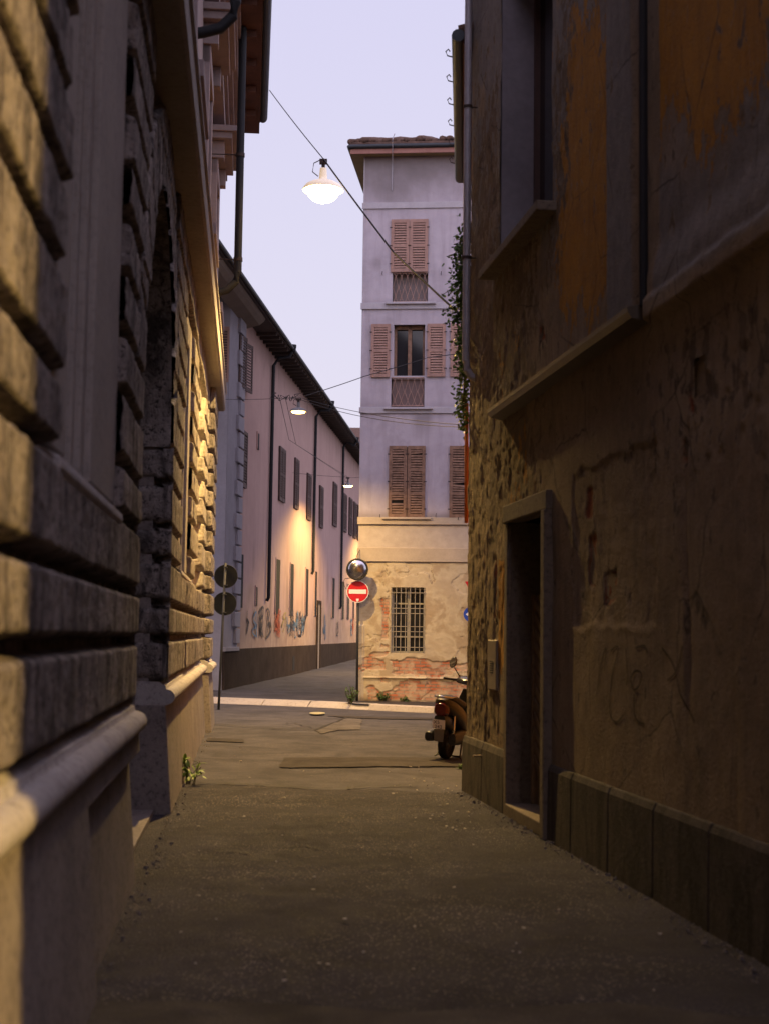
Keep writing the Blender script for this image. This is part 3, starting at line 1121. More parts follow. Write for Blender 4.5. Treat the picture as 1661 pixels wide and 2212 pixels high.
# door: stone frame, deep reveal, two plank leaves in herringbone
fm = MB()
fm.fbox(FR, D0 - .13, D0, 0, DZ, -.3, .075)
fm.fbox(FR, D1, D1 + .12, 0, DZ, -.3, .04)
fm.fbox(FR, D0 - .13, D1 + .12, DZ, DZ + .17, -.3, .06)
fm.fbox(FR, D0, D1, .0, .12, -.5, .05)
M['doorstone'] = stone_mat('door_stone', (.10, .08, .062), (.17, .135, .10), (.22, .175, .13), .35, .4, False)
dfm = fm.build('door', M['doorstone'], RH, bevel=.012)
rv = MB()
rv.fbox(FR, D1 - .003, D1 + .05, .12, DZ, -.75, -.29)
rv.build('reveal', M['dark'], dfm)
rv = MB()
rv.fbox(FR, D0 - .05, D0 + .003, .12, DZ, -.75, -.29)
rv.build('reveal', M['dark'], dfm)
DC = (D0 + D1) / 2
for side in (0, 1):
    lf = MB()
    a, c = (D0, DC - .01) if side == 0 else (DC + .01, D1)
    lf.fbox(FR, a, c, .12, 2.1, -.30, -.24)
    # herringbone boards as ridges
    for k in range(15):
        z = .2 + k * .135
        za, zb_ = (z + .28, z) if side == 0 else (z, z + .28)
        if max(za, zb_) + .1 > 2.1: continue
        lf.prism([FR.p(a + .06, za, -.24), FR.p(c - .06, zb_, -.24), FR.p(c - .06, zb_ + .115, -.24), FR.p(a + .06, za + .115, -.24)],
                 [FR.p(a + .06, za + .02, -.215), FR.p(c - .06, zb_ + .02, -.215), FR.p(c - .06, zb_ + .105, -.215), FR.p(a + .06, za + .105, -.215)])
    lf.fbox(FR, a, a + .05, .12, 2.1, -.24, -.20)
    lf.fbox(FR, c - .05, c, .12, 2.1, -.24, -.20)
    lo = lf.build('door_leaf', simple('door_wood', (.22, .145, .08), .55, 0, .4, 8), dfm, bevel=.006)
    if side == 0:
        hd = MB()
        hd.tube([FR.p(c - .04, 1.05, -.20), FR.p(c - .04, 1.05, -.13), FR.p(c - .16, 1.05, -.12)], .012, 8)
        hd.build('handle', M['chrome'], lo, True)
        hd = MB()
        hd.lathe(FR.p(c - .05, 1.5, -.195), [(.05, -.012), (.05, .012)], axis=FR.nv, seg=16, cap=True)
        hd.build('lock_plate', M['chrome'], lo, True)
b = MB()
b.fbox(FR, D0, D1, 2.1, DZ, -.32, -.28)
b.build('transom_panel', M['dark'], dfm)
# string course ledge with metal flashing
b = MB()
b.fprism(FR, [(-.05, 3.84), (.12, 3.88), (.15, 3.92), (.15, 3.955), (-.05, 3.99)], K0 + .05, 14.5)
b.build('ledge', simple('ledge_flashing', (.10, .082, .062), .45, .4, .3, 6), RH)
b = MB()
b.tube([FR.p(K0, 3.95, .05), FR.p(K0, 9.4, .05)], .03, 8)
b.build('cable_duct', M['pipe'], RH)
# window high on the wall
wm = MB()
wm.fbox(FR, V1 - .003, V1 + .05, VZ, 8.6, -.62, -.015)
wm.fbox(FR, V0 - .05, V0 + .003, VZ, 8.6, -.62, -.015)
wm.fbox(FR, V0, V1, 8.55, 8.62, -.62, -.015)
wo = wm.build('window', simple('grey_reveal', (.22, .20, .215), .9, 0, .3, 1.5), RH)
b = MB()
b.fbox(FR, V0 - .02, V1 + .02, VZ - .05, 8.6, -.75, -.40)
b.build('pane', M['glass'], wo)
b = MB()
for a in (V0, (V0 + V1) / 2 - .04, V1 - .08):
    b.fbox(FR, a, a + .08, VZ, 8.6, -.40, -.35)
b.build('frame', M['shutter_brown'], wo)
b = MB()
b.fbox(FR, V0 - .12, V1 + .25, VZ - .09, VZ, -.6, .17)
b.build('sill', M['doorstone'], wo, bevel=.012)
# slot, intercom, spike
b = MB()
b.fbox(FR, 8.7, 8.98, 3.1, 3.5, -.13, -.06)
b.build('vent', M['dark'], RH)
b = MB()
b.fbox(FR, 14.58, 14.98, 1.16, 1.66, -.04, .03)
ic = b.build('intercom', simple('grey_plate', (.24, .20, .15), .55, .2, .2, 6), RH, bevel=.012)
b = MB()
for k in range(6): b.fbox(FR, 14.70, 14.86, 1.33 + k * .022, 1.34 + k * .022, .029, .034)
b.build('speaker_slots', M['dark'], ic)
b = MB()
b.tube([FR.p(15.2, .47, .03), FR.p(15.2, .47, .13)], .012, 6)
b.build('spike', simple('brass', (.4, .3, .15), .4, 1, .2, 6, 0), RH)
# grey downpipe near the corner, ending in an elbow into the wall
dp = MB()
ps = 15.92
dp.tube([FR.p(ps, 9.45, .10), FR.p(ps, 7.2, .10), FR.p(ps, 4.72, .10), FR.p(ps, 4.62, .085), FR.p(ps, 4.55, .04), FR.p(ps, 4.52, -.05)], .043, 14)
po = dp.build('downpipe', M['greypipe'], RH, 'auto')
for z in (5.88, 7.6, 9.2):
    cl = MB()
    cl.lathe(FR.p(ps, z, .10), [(.043, -.015), (.052, -.015), (.052, .015), (.043, .015)], seg=14)
    cl.tube([FR.p(ps, z, .06), FR.p(ps, z, -.03)], .008, 6)
    cl.build('bracket', M['iron'], po)
# graffiti scrawled on the plaster, paint strokes a couple of millimetres proud
gf = MB()


def stroke(bm, fr, pts, wd, n0):
    P = [np.array(p) for p in pts]
    vs = []
    for i, p in enumerate(P):
        t = P[min(i + 1, len(P) - 1)] - P[max(i - 1, 0)]
        t = t / (np.linalg.norm(t) + 1e-9)
        for sgn in (-1, 1):
            s_, z_ = p[0] - t[1] * wd * sgn, p[1] + t[0] * wd * sgn
            vs.append(fr.p(s_, z_, n0(s_, z_)))
    bm.add(vs, [(2 * i, 2 * i + 1, 2 * i + 3, 2 * i + 2) for i in range(len(P) - 1)])


def rn(s, z): return float(r_h(np.array([s]), np.array([z]))[0]) + .003


def spline(pts, k=6):
    P = [np.array(p, float) for p in pts]
    P = [P[0]] + P + [P[-1]]
    out = []
    for i in range(1, len(P) - 2):
        for j in range(k):
            t = j / k
            a, b2, c, d = P[i - 1], P[i], P[i + 1], P[i + 2]
            out.append(.5 * (2 * b2 + (c - a) * t + (2 * a - 5 * b2 + 4 * c - d) * t * t + (3 * b2 - a - 3 * c + d) * t ** 3))
    out.append(P[-2])
    return out


for pts in ([(1288, 1500), (1297, 1440), (1308, 1400), (1305, 1450)], [(1318, 1405), (1335, 1400), (1320, 1470), (1316, 1540), (1330, 1560), (1345, 1545)],
            [(1352, 1400), (1356, 1460), (1352, 1480)], [(1362, 1465), (1372, 1450), (1385, 1455), (1380, 1480), (1368, 1490), (1362, 1465)],
            [(1368, 1500), (1370, 1550), (1390, 1565)], [(1372, 1400), (1392, 1395), (1398, 1410)], [(1430, 1400), (1455, 1440), (1470, 1500), (1500, 1560)],
            [(1475, 1395), (1460, 1450), (1440, 1470)]):
    stroke(gf, FR, [FR.sz(*p) for p in spline(pts)], .008, rn)
gf.build('graffiti', simple('faded_spray_paint', (.10, .07, .045), .9, 0, .3, 9, 0), RH)

# low wing beyond the corner with its brown eave
WG = thing('low_wing', (1.6, 18, 0), 'lower reddish house with brown eave just beyond the right corner', 'building')
FW = Fr((FR.p(CR, 0)[0] + .03, FR.p(CR, 0)[1] + .05), (.24, 1), -1)
b = MB()
b.fbox(FW, 0, 12, 0, 8.2, -5, 0)
b.build('wall', simple('orange_plaster', (.36, .19, .10), .9, 0, .3, 2), WG)
e0, e1 = at(989, 66, 15.95), at(993, 392, 21.1)
w0, w1 = FW.p(-.0, 0), FW.p(12, 0)
b = MB()
lo = [(e0[0] + .05, e0[1], 8.42), (e1[0] + .05, e1[1], 8.42), (e1[0] + 1.6, e1[1] + .6, 8.25), (w1[0] + 4, w1[1], 8.25), (w0[0] + 4, w0[1] + .3, 8.25), (w0[0] + .1, w0[1] - .02, 8.25)]
b.prism(lo, [(x, y, z + .1) for x, y, z in lo])
b.build('soffit', M['eave'], WG)
b = MB()
b.tube([(e0[0], e0[1] - .02, 8.50), (e1[0], e1[1], 8.50)], .075, 10)
b.tube([(e1[0], e1[1], 8.50), (e1[0] + 1.5, e1[1] + .6, 8.4)], .06, 10)
go = b.build('gutter', M['gutter'], WG, 'auto')
b = MB()
for k in range(6):
    t = .12 + k * .15
    q = np.array(e0) + (np.array(e1) - np.array(e0)) * t
    b = MB()
    b.tube([(q[0] - .05, q[1], 8.5), (q[0] - .13, q[1], 8.52), (q[0] - .15, q[1], 8.57), (q[0] - .12, q[1], 8.6), (q[0] - .1, q[1], 8.57)], .008, 6)
    b.build('hook', M['iron'], go)
b = MB()
for k in range(26):
    t = k / 26
    q = np.array(e0) + (np.array(e1) - np.array(e0)) * t
    b.tube([(q[0] + .02, q[1] + .1, 8.6), (q[0] + 1.5, q[1] + .1, 9.0)], .07, 8)
b.build('roof_tiles', M['terracotta'], WG, True)
b = MB()
pp = [at(1005, 872, 16.35), at(1005, 1000, 16.35), at(1004.5, 1130, 16.35)]
b.tube([(q[0] + .01, q[1], q[2]) for q in pp], .022, 8)
b.build('conduit', simple('orange_conduit', (.6, .16, .03), .6, 0, .15, 6, 0), WG, True)

# ================================================================== CORNER TOWER HOUSE
TH = thing('corner_house', FT.p(2, .13, 0), 'narrow lilac four storey corner house with shutters and a patchy brick base', 'building')
TOPZ = 13.4
win_low = (.79, 1.60, 1.28, 2.83)
op2 = (.78, 1.53, 7.89, 9.18)
rl2 = (.73, 1.53, 7.16, 7.89)
rl3 = (.73, 1.59, 9.72, 10.46)


def t_keep(s, z):
    k = np.ones(s.shape, bool)
    for a, c, e, f in (win_low, (op2[0], op2[1], op2[2], op2[3]), (rl2[0], rl2[1], rl2[2], rl2[3]), (rl3[0], rl3[1], rl3[2], rl3[3])):
        k &= ~((s > a) & (s < c) & (z > e) & (z < f))
    return k


def t_low(S, Z): return ss(3.47, 3.42, Z)


def t_brick(S, Z):
    w_ = (fbm(S * 3.2, Z * 4.5, 5, 101) - .5)
    d = lambda s, z, ds, dz: ss(.10, -.02, np.maximum(np.abs(S - s) / ds, np.abs(Z - z) / dz) - 1 + w_ * 1.7)
    a = np.maximum.reduce([d(1.45, .93, .85, .2), d(.45, 1.0, .3, .16), d(1.9, .38, 1.3, .28), d(.66, 1.95, .09, .5), d(.5, 1.22, .22, .07), d(2.4, .95, .4, .12)])
    return a * ss(.12, .2, Z)


def t_lay(S, Z):       # second coat of render, worn away in islands
    return ss(.47, .49, fbm(S * 2.0, Z * 2.4, 5, 111) + .10 * np.sin(Z * 2) * 0 + .05)


def t_edge(S, Z):
    n = fbm(S * 2.0, Z * 2.4, 5, 111) + .05
    e = np.exp(-((n - .475) / .007) ** 2) * ss(.35, .6, fbm(S * 3, Z * 3, 3, 5))
    w_ = t_brick(S, Z)
    e2 = np.exp(-((w_ - .3) / .22) ** 2) * .5
    lo = t_low(S, Z)
    base = ss(.26, .14, Z) * .5
    return np.clip((e * .75 + e2) * lo + base, 0, 1)


def t_h(S, Z):
    lo = t_low(S, Z)
    n = (fbm(S * 1.2, Z * 1.2, 3, 121) - .5) * .012
    n = n + lo * (.010 * t_lay(S, Z) + (fbm(S * 9, Z * 9, 4, 122) - .5) * .012 - .02 * t_brick(S, Z))
    # courses cut into the ground floor
    n = n - .012 * lo
    n = n + .035 * ss(.655, .665, Z) * ss(.71, .69, Z) * ss(.15, .17, S)
    n = n + .045 * ss(.17, .15, S) * ss(1.95, 1.9, Z)
    return n


def t_dirt(S, Z):
    n = fbm(S * 1.6, Z * 1.2, 4, 131)
    a = ss(11.9, 12.9, Z + (n - .5) * 1.0) * .8
    b2 = ss(.34, .1, np.abs(S - 1.5)) * ss(6.2, 7.0, Z) * ss(7.1, 6.9, Z) * .6
    c = ss(4.7, 4.5, Z) * ss(4.3, 4.45, Z) * .7
    d = np.exp(-((Z - 7.2) / .08) ** 2) * .3 + np.exp(-((Z - 9.74) / .08) ** 2) * .3
    e = np.exp(-(((S - .35) / .12) ** 2 + ((Z - 10.7) / .16) ** 2)) * .5
    return np.clip(a + b2 + c + d + e, 0, 1)


def t_beige(S, Z): return ss(4.4, 4.3, Z) * .85


Sg = np.concatenate([np.arange(0, 3.0, .018), np.linspace(3.0, 7, 40)])
Zg = np.concatenate([np.arange(.05, 3.5, .016), np.arange(3.5, TOPZ + .05, .05)])
# exact opening lines
Zg = np.unique(np.concatenate([Zg, [q for w_ in (win_low, op2, rl2, rl3) for q in w_[2:]]]))
Sg = np.unique(np.concatenate([Sg, [q for w_ in (win_low, op2, rl2, rl3) for q in w_[:2]]]))
Sg = Sg[np.concatenate([[True], np.diff(Sg) > .006])]
Zg = Zg[np.concatenate([[True], np.diff(Zg) > .006])]
hf('wall', FT, Sg, Zg, t_h, M['tplaster'], TH, t_keep, dict(low=t_low, brick=t_brick, edge=t_edge, dirt=t_dirt, beige=t_beige))
b = MB()
for a, c, e, f in ((0, .73, 0, TOPZ), (1.61, 7, 0, TOPZ), (.73, 1.61, 0, 1.28), (.73, 1.61, 2.83, 7.16), (.73, 1.61, 9.18, 9.72), (.73, 1.61, 10.46, TOPZ)):
    b.fbox(FT, a, c, e, f, -.5, -.075)
b.fbox(FT, .0, 7, 0, TOPZ, -8, -.75)
b.build('wall_core', M['tband'], TH)
b = MB()
FTs = Fr(FT.p(0, 0)[:2], (.052, 1), 1)
b.fbox(FT, -.004, .02, .05, TOPZ, -8, -.0)
b.build('side_wall', M['tband'], TH)
# bands
b = MB()
for z0, z1, n in ((12.05, 12.2, .03), (9.56, 9.715, .04), (7.01, 7.16, .04)):
    b.fbox(FT, -.03, 7, z0, z1, -.01, n)
b.build('band', M['tband'], TH, bevel=.006)
b = MB()
for z0, z1, n in ((4.33, 4.5, .05), (3.44, 3.77, .028)):
    b.fbox(FT, -.03, 7, z0, z1, -.01, n)
b.build('band', M['bband'], TH, bevel=.006)
# eaves and roof: front and along the side street
OV = .32
ev = MB()
ev.fbox(FT, -OV, 7.2, 13.36, 13.46, -6.3, OV - .03)
ev.build('eave', M['olive'], TH)
b = MB()
b.fbox(FT, -OV + .02, 7.2, 13.33, 13.46, OV - .03, OV + .01)
b.build('fascia', simple('faded_red_fascia', (.30, .15, .12), .85, 0, .3, 3), TH)
gu = MB()
gu.tube([FT.p(-OV - .02, 13.50, OV + .03), FT.p(7.2, 13.50, OV + .03)], .055, 10)
gu.tube([FT.p(-OV - .02, 13.50, OV + .03), FT.p(-OV - .02, 13.50, -6.3)], .045, 10)
gu.build('gutter', M['gutter'], TH, 'auto')
rt = MB()
k = 0
s = -OV + .02
while s < 7.1:
    j = random.uniform(-.025, .025)
    zz = 13.62 + .06 * random.random()
    path = [FT.p(s + j, zz, OV - .02 + random.uniform(-.04, .05))]
    for q in range(1, 5):
        t = q / 4
        path.append(FT.p(s + j * (1 - t) + max(0, (1.8 - s)) * t * .45, zz + 1.05 * t + random.uniform(0, .03), OV - 3.2 * t))
    rt.tube(path, .075 + random.uniform(-.012, .012), 8)
    s += .17 + random.uniform(-.02, .02)
rt.prism([FT.p(-OV, 13.5, OV), FT.p(7.2, 13.5, OV), FT.p(7.2, 14.6, -2.7), FT.p(1.2, 14.6, -2.7)], [FT.p(-OV, 13.62, OV), FT.p(7.2, 13.62, OV), FT.p(7.2, 14.7, -2.7), FT.p(1.2, 14.7, -2.7)])
rt.prism([FT.p(-OV, 13.5, OV), FT.p(1.2, 14.6, -2.7), FT.p(1.2, 14.6, -3.5), FT.p(-OV, 13.5, -6.3)], [FT.p(-OV, 13.6, OV), FT.p(1.2, 14.7, -2.7), FT.p(1.2, 14.7, -3.5), FT.p(-OV, 13.6, -6.3)])
rt.build('roof', M['terracotta'], TH, True)
b = MB()
b.tube([FT.p(.78, 13.75, .5), FT.p(.74, 13.6, .56), FT.p(.70, 13.1, .1), FT.p(.69, 12.5, .02)], .012, 6)
b.build('aerial_wire', M['greypipe'], TH)


def shutter(fr, s0, s1, z0, z1, n0, mat, parent, rails=2, broken=(), st=.075, pitch=.058, thick=.035, tilt=0):
    b = MB()
    b.fbox(fr, s0, s0 + st, z0, z1, n0, n0 + thick)
    b.fbox(fr, s1 - st, s1, z0, z1, n0, n0 + thick)
    zs = [z0 + (z1 - z0) * i / rails for i in range(rails + 1)]
    for i, z in enumerate(zs):
        h = .085
        a = z - h / 2
        if i == 0: a = z0
        if i == rails: a = z1 - h
        b.fbox(fr, s0 + st, s1 - st, a, a + h, n0 + .002, n0 + thick - .003)
    for i in range(rails):
        a = zs[i] + (.085 if i == 0 else .0425) + .008
        c = zs[i + 1] - (.085 if i == rails - 1 else .0425)
        m = int((c - a) / pitch)
        for k in range(m):
            z = a + (k + .1) * (c - a) / m
            dz = random.uniform(-.006, .006)
            if (i, k) in broken: 
                if broken[(i, k)] is None: continue
                dz = broken[(i, k)]
            b.prism([fr.p(s0 + st, z, n0 + thick - .004), fr.p(s0 + st, z + .012, n0 + thick - .002), fr.p(s0 + st, z + .052, n0 + .006), fr.p(s0 + st, z + .04, n0 + .004)],
                    [fr.p(s1 - st, z + dz, n0 + thick - .004), fr.p(s1 - st, z + .012 + dz, n0 + thick - .002), fr.p(s1 - st, z + .052 + dz, n0 + .006), fr.p(s1 - st, z + .04 + dz, n0 + .004)])
    h = b
    h.cur = 1
    for z in (z0 + .2, (z0 + z1) / 2, z1 - .2):
        h.fbox(fr, s0 - .03, s0 + .03, z - .012, z + .012, n0 + thick - .002, n0 + thick + .006)
        h.fbox(fr, s1 - .03, s1 + .03, z - .012, z + .012, n0 + thick - .002, n0 + thick + .006)
    return b.build('shutter', [mat, M['iron']], parent)


def wall_sill(fr, s0, s1, z, n, mat, parent, th=.05):
    b = MB()
    b.fbox(fr, s0, s1, z - th, z, -.05, n)
    return b.build('sill', mat, parent, bevel=.008)


# top floor: closed shutters over a lattice balustrade
w4 = thing('tmp', (0, 0, 0), 'x', 'x')
bpy.data.objects.remove(w4)


def lattice(fr, s0, s1, z0, z1, n, parent, cols=6):
    b = MB()
    wdt = (s1 - s0) / cols
    for k in range(cols):
        a = s0 + k * wdt
        zz = [(z0 + (z1 - z0) * t) for t in (0, .25, .5, .75, 1)]
        b.tube([fr.p(a + wdt * .05, zz[0], n), fr.p(a + wdt * .35, zz[1] - .1, n), fr.p(a + wdt * .95, zz[2], n), fr.p(a + wdt * .5, zz[3] + .1, n), fr.p(a + wdt * .05, zz[4], n)], .007, 6)
        b.tube([fr.p(a + wdt * .95, zz[0], n), fr.p(a + wdt * .65, zz[1] - .1, n), fr.p(a + wdt * .05, zz[2], n), fr.p(a + wdt * .5, zz[3] + .1, n), fr.p(a + wdt * .95, zz[4], n)], .007, 6)
    b.tube([fr.p(s0, z1 - .01, n), fr.p(s1, z1 - .01, n)], .012, 6)
    b.tube([fr.p(s0, z0 + .02, n), fr.p(s1, z0 + .02, n)], .012, 6)
    return b.build('railing', M['shutter'], parent)


def recess(a, c, e, f, depth, mat, name, parent, n0=-.0):
    b = MB()
    b.fbox(FT, a - .04, a, e - .04, f + .04, -depth, -.012)
    b.fbox(FT, c, c + .04, e - .04, f + .04, -depth, -.012)
    b.fbox(FT, a, c, f, f + .04, -depth, -.012)
    b.fbox(FT, a, c, e - .04, e, -depth, -.012)
    return b.build(name, mat, parent)


wn4 = recess(*rl3, .3, M['tband'], 'window', TH)
b = MB(); b.fbox(FT, rl3[0], rl3[1], rl3[2], rl3[3], -.35, -.2); b.build('blind', simple('grey_cloth', (.20, .16, .15), .9, 0, .2, 6), wn4)
lattice(FT, rl3[0] + .01, rl3[1] - .01, rl3[2], rl3[3], .0, wn4)
wall_sill(FT, .58, 1.78, 9.72, .11, M['tband'], wn4)
shutter(FT, .685, 1.13, 10.47, 11.77, .02, M['shutter'], wn4, 2)
shutter(FT, 1.14, 1.585, 10.47, 11.77, .02, M['shutter'], wn4, 2)
# third floor: open shutters, dark window, railing
wn3 = recess(*op2, .3, M['tband'], 'window', TH)
b = MB(); b.fbox(FT, op2[0], op2[1], rl2[2], op2[3], -.4, -.24); b.build('pane', M['glass'], wn3)
b = MB()
mid = (op2[0] + op2[1]) / 2
for a, c in ((op2[0], op2[0] + .06), (mid - .045, mid + .045), (op2[1] - .06, op2[1])):
    b.fbox(FT, a, c, rl2[2], op2[3], -.24, -.16)
b.fbox(FT, op2[0], op2[1], op2[3] - .09, op2[3], -.24, -.16)
b.build('frame', M['shutter_old'], wn3)
b = MB(); b.fbox(FT, rl2[0] + .02, rl2[1] - .01, rl2[2], rl2[3], -.2, -.08); b.build('blind', simple('brown_screen', (.17, .12, .11), .9, 0, .2, 6), wn3)
recess(*rl2, .3, M['tband'], 'reveal', wn3)
lattice(FT, rl2[0] + .01, rl2[1] - .01, rl2[2] + .02, rl2[3], .0, wn3, 5)
wall_sill(FT, .57, 1.74, 7.15, .11, M['tband'], wn3)
shutter(FT, .235, .70, 7.89, 9.19, .02, M['shutter'], wn3, 2)
shutter(FT, 1.59, 2.03, 7.90, 9.19, .02, M['shutter'], wn3, 2)
# its neighbour, half hidden
nb = MB(); nb.fbox(FT, 2.62, 3.4, 7.16, 9.18, -.05, .012); nbo = nb.build('window', M['dark'], TH)
shutter(FT, 2.15, 2.6, 7.90, 9.19, .02, M['shutter'], nbo, 2)
# second floor: worn shutters with broken slats
s2 = MB(); s2.fbox(FT, .72, 1.57, 4.52, 6.2, -.05, .014); s2o = s2.build('window', M['dark'], TH)
shutter(FT, .705, 1.135, 4.5, 6.22, .018, M['shutter_old'], s2o, 3, {(0, 4): None, (2, 2): .015})
shutter(FT, 1.15, 1.575, 4.5, 6.22, .018, M['shutter_old'], s2o, 3, {(2, 6): .0, (2, 5): .03, (2, 7): None})
wall_sill(FT, .56, 1.73, 4.5, .10, M['bband'], s2o)
s2 = MB(); s2.fbox(FT, 2.17, 3.05, 4.52, 6.2, -.05, .014); s3o = s2.build('window', M['dark'], TH)
shutter(FT, 2.155, 2.6, 4.5, 6.22, .018, M['shutter_old'], s3o, 3, {(1, 3): .03, (1, 2): -.03, (0, 3): .01})
shutter(FT, 2.62, 3.06, 4.5, 6.22, .018, M['shutter_old'], s3o, 3, {})
# barred window at street level
gw = recess(*win_low, .28, M['bband'], 'window', TH)
b = MB(); b.fbox(FT, win_low[0], win_low[1], win_low[2], win_low[3], -.4, -.25); b.build('pane', M['glass'], gw)
b = MB()
a, c, e, f = win_low
for s in (a, (a + c) / 2 - .03, c - .05): b.fbox(FT, s, s + .055, e, f, -.25, -.2)
for z in (e, e + .36, e + 1.15, f - .05): b.fbox(FT, a, c, z, z + .035, -.25, -.205)
b.build('frame', simple('cream_window_frame', (.42, .38, .29), .7, 0, .2, 8), gw)
b = MB()
for k in range(8):
    s = a + .015 + k * (c - a - .03) / 7
    b.tube([FT.p(s, e + .01, .005), FT.p(s, f - .01, .005)], .0095, 6)
for z in (e + .13, e + .5, e + .62, e + .93, e + 1.05, f - .13): b.fbox(FT, a - .012, c + .012, z - .008, z + .008, .008, .022)
b.build('bars', simple('grey_iron_bars', (.33, .29, .23), .6, .2, .3, 12), gw)
b = MB()
for px_, py_ in ((826, 591), (952, 591), (821, 1115), (941, 1113), (989, 1121), (843, 1056)):
    s, z = FT.sz(px_, py_)
    b = MB()
    b.tube([FT.p(s, z - .03, -.01), FT.p(s, z - .02, .06), FT.p(s + .01, z + .04, .08)], .008, 6)
    b.build('hook', M['iron'], TH)

# ================================================================== PINK HOUSE with its grey corner
PH = thing('pink_house', FP.p(55, .2, 0), 'long pink plaster house with dark base and brown shutters down the side street', 'building')
PS0 = FP.sz(514, 1300)[0]
EZ = 11.02


def p_worn(S, Z):
    n = fbm(S * .9, Z * 1.3, 5, 201)
    return ss(3.2, 1.9, Z + (n - .5) * 2.2) * .9


def p_stain(S, Z):
    n = fbm(S * 2.5, Z * .5, 4, 211)
    return ss(.60, .72, n) * ss(6, 3, Z) * .6 + ss(.62, .75, n) * ss(9.5, 10.8, Z) * .7


hf('wall', FP, np.arange(PS0, 112, .22), np.arange(.1, EZ + .2, .12), lambda S, Z: (fbm(S * .5, Z * .5, 3, 7) - .5) * .04, M['pinkpl'], PH, None, dict(worn=p_worn, stain=p_stain))
b = MB()
b.fbox(FP, PS0, 112, 0, EZ + .2, -9, -.07)
b.build('wall_core', M['pinkpl'], PH)
b = MB()
b.fbox(FP, PS0 + .0, 60.8, -.1, 1.24, -.2, .05)
b.fbox(FP, 62.0, 112, -.1, 1.26, -.2, .05)
b.build('base', M['basedark'], PH, bevel=.02)
# eave: boarded soffit on rafters, gutter, tiles
b = MB()
b.fbox(FP, 33, 112, EZ, EZ + .06, -1, .66)
for k in range(110):
    s = 44.5 + k * .62
    b.fbox(FP, s, s + .1, EZ - .10, EZ + .0, -.05, .62)
b.build('eave', simple('dark_eave_boards', (.065, .05, .042), .85, 0, .3, 3), PH)
b = MB()
b.fprism(FP, [(.66, EZ + .06), (.70, EZ + .08), (-4, EZ + 1.7), (-9, EZ + .1)], 33, 112)
for k in range(330):
    s = 40 + k * .22
    b.fbox(FP, s, s + .13, EZ + .08, EZ + .14, .62, .74)
b.build('roof', M['terracotta'], PH)
b = MB()
b.tube([FP.p(33, EZ + .08, .72), FP.p(112, EZ + .08, .72)], .055, 8)
b.build('gutter', M['gutter'], PH)
# boxed beige soffit over the near end
b = MB()
b.fprism(FP, [(-.0, EZ - .30), (.40, EZ - .19), (.52, EZ - .09), (.58, EZ - .005), (-.0, EZ - .02)], 33, 42.6)
b.build('soffit', simple('beige_soffit', (.20, .16, .12), .85, 0, .15, 2), PH)
# downpipes with swan necks
for (tx, ty), (bx, by) in (((585, 790), (573, 1290)), ((678, 900), (675, 1235)), ((738, 965), (733, 1310))):
    s, z0 = FP.sz(tx, ty)
    sb, zb = FP.sz(bx, by)
    b = MB()
    b.tube([FP.p(s + .15, EZ + .02, .70), FP.p(s + .12, EZ - .2, .6), FP.p(s + .02, z0 + .25, .25), FP.p(s, z0, .1), FP.p(s, (z0 + zb) / 2, .09), FP.p(s, zb, .09), FP.p(s, zb - .12, .03)], .06, 8)
    b.lathe(FP.p(s + .15, EZ + .08, .72), [(.08, -.1), (.11, .06), (.11, .13)], seg=10)
    b.build('downpipe', M['pipe'], PH, 'auto')


def prect(x0, y0, x1, y1):   # near-edge x, top y at near edge, far-edge x, bottom y at near edge
    s0, z1 = FP.sz(x0, y0)
    s1, _ = FP.sz(x1, y0)
    _, z0 = FP.sz(x0, y1)
    return s0, s1, z0, z1


for x0, y0, x1, y1 in ((515, 922, 533, 1047), (603, 963, 620, 1081), (636, 988, 644.5, 1098), (663, 1021, 671, 1122), (690, 1048, 697, 1139), (719, 1040, 727, 1135), (741, 1064, 748, 1147), (754, 1074, 760, 1155), (763.5, 1083, 769, 1162), (772, 1090, 780, 1166)):
    s0, s1, z0, z1 = prect(x0, y0, x1, y1)
    s1 = min(s1, s0 + 1.35) if x0 < 650 else min(s1, s0 + 1.6)
    b = MB(); b.fbox(FP, s0, s1, z0, z1, -.1, .03)
    wo = b.build('window', M['dark'], PH)
    m_ = (s0 + s1) / 2
    for a, c in ((s0, m_ - .01), (m_ + .01, s1)):
        b = MB()
        b.fbox(FP, a, a + .07, z0, z1, .032, .07)
        b.fbox(FP, c - .07, c, z0, z1, .032, .07)
        for z in (z0, (z0 + z1) / 2 - .05, z1 - .1): b.fbox(FP, a + .07, c - .07, z, z + .1, .034, .066)
        k = 0
        while z0 + .1 + k * .085 < z1 - .14:
            z = z0 + .1 + k * .085
            b.fbox(FP, a + .07, c - .07, z, z + .05, .034, .058)
            k += 1
        b.build('shutter', M['shutter_brown'], wo)
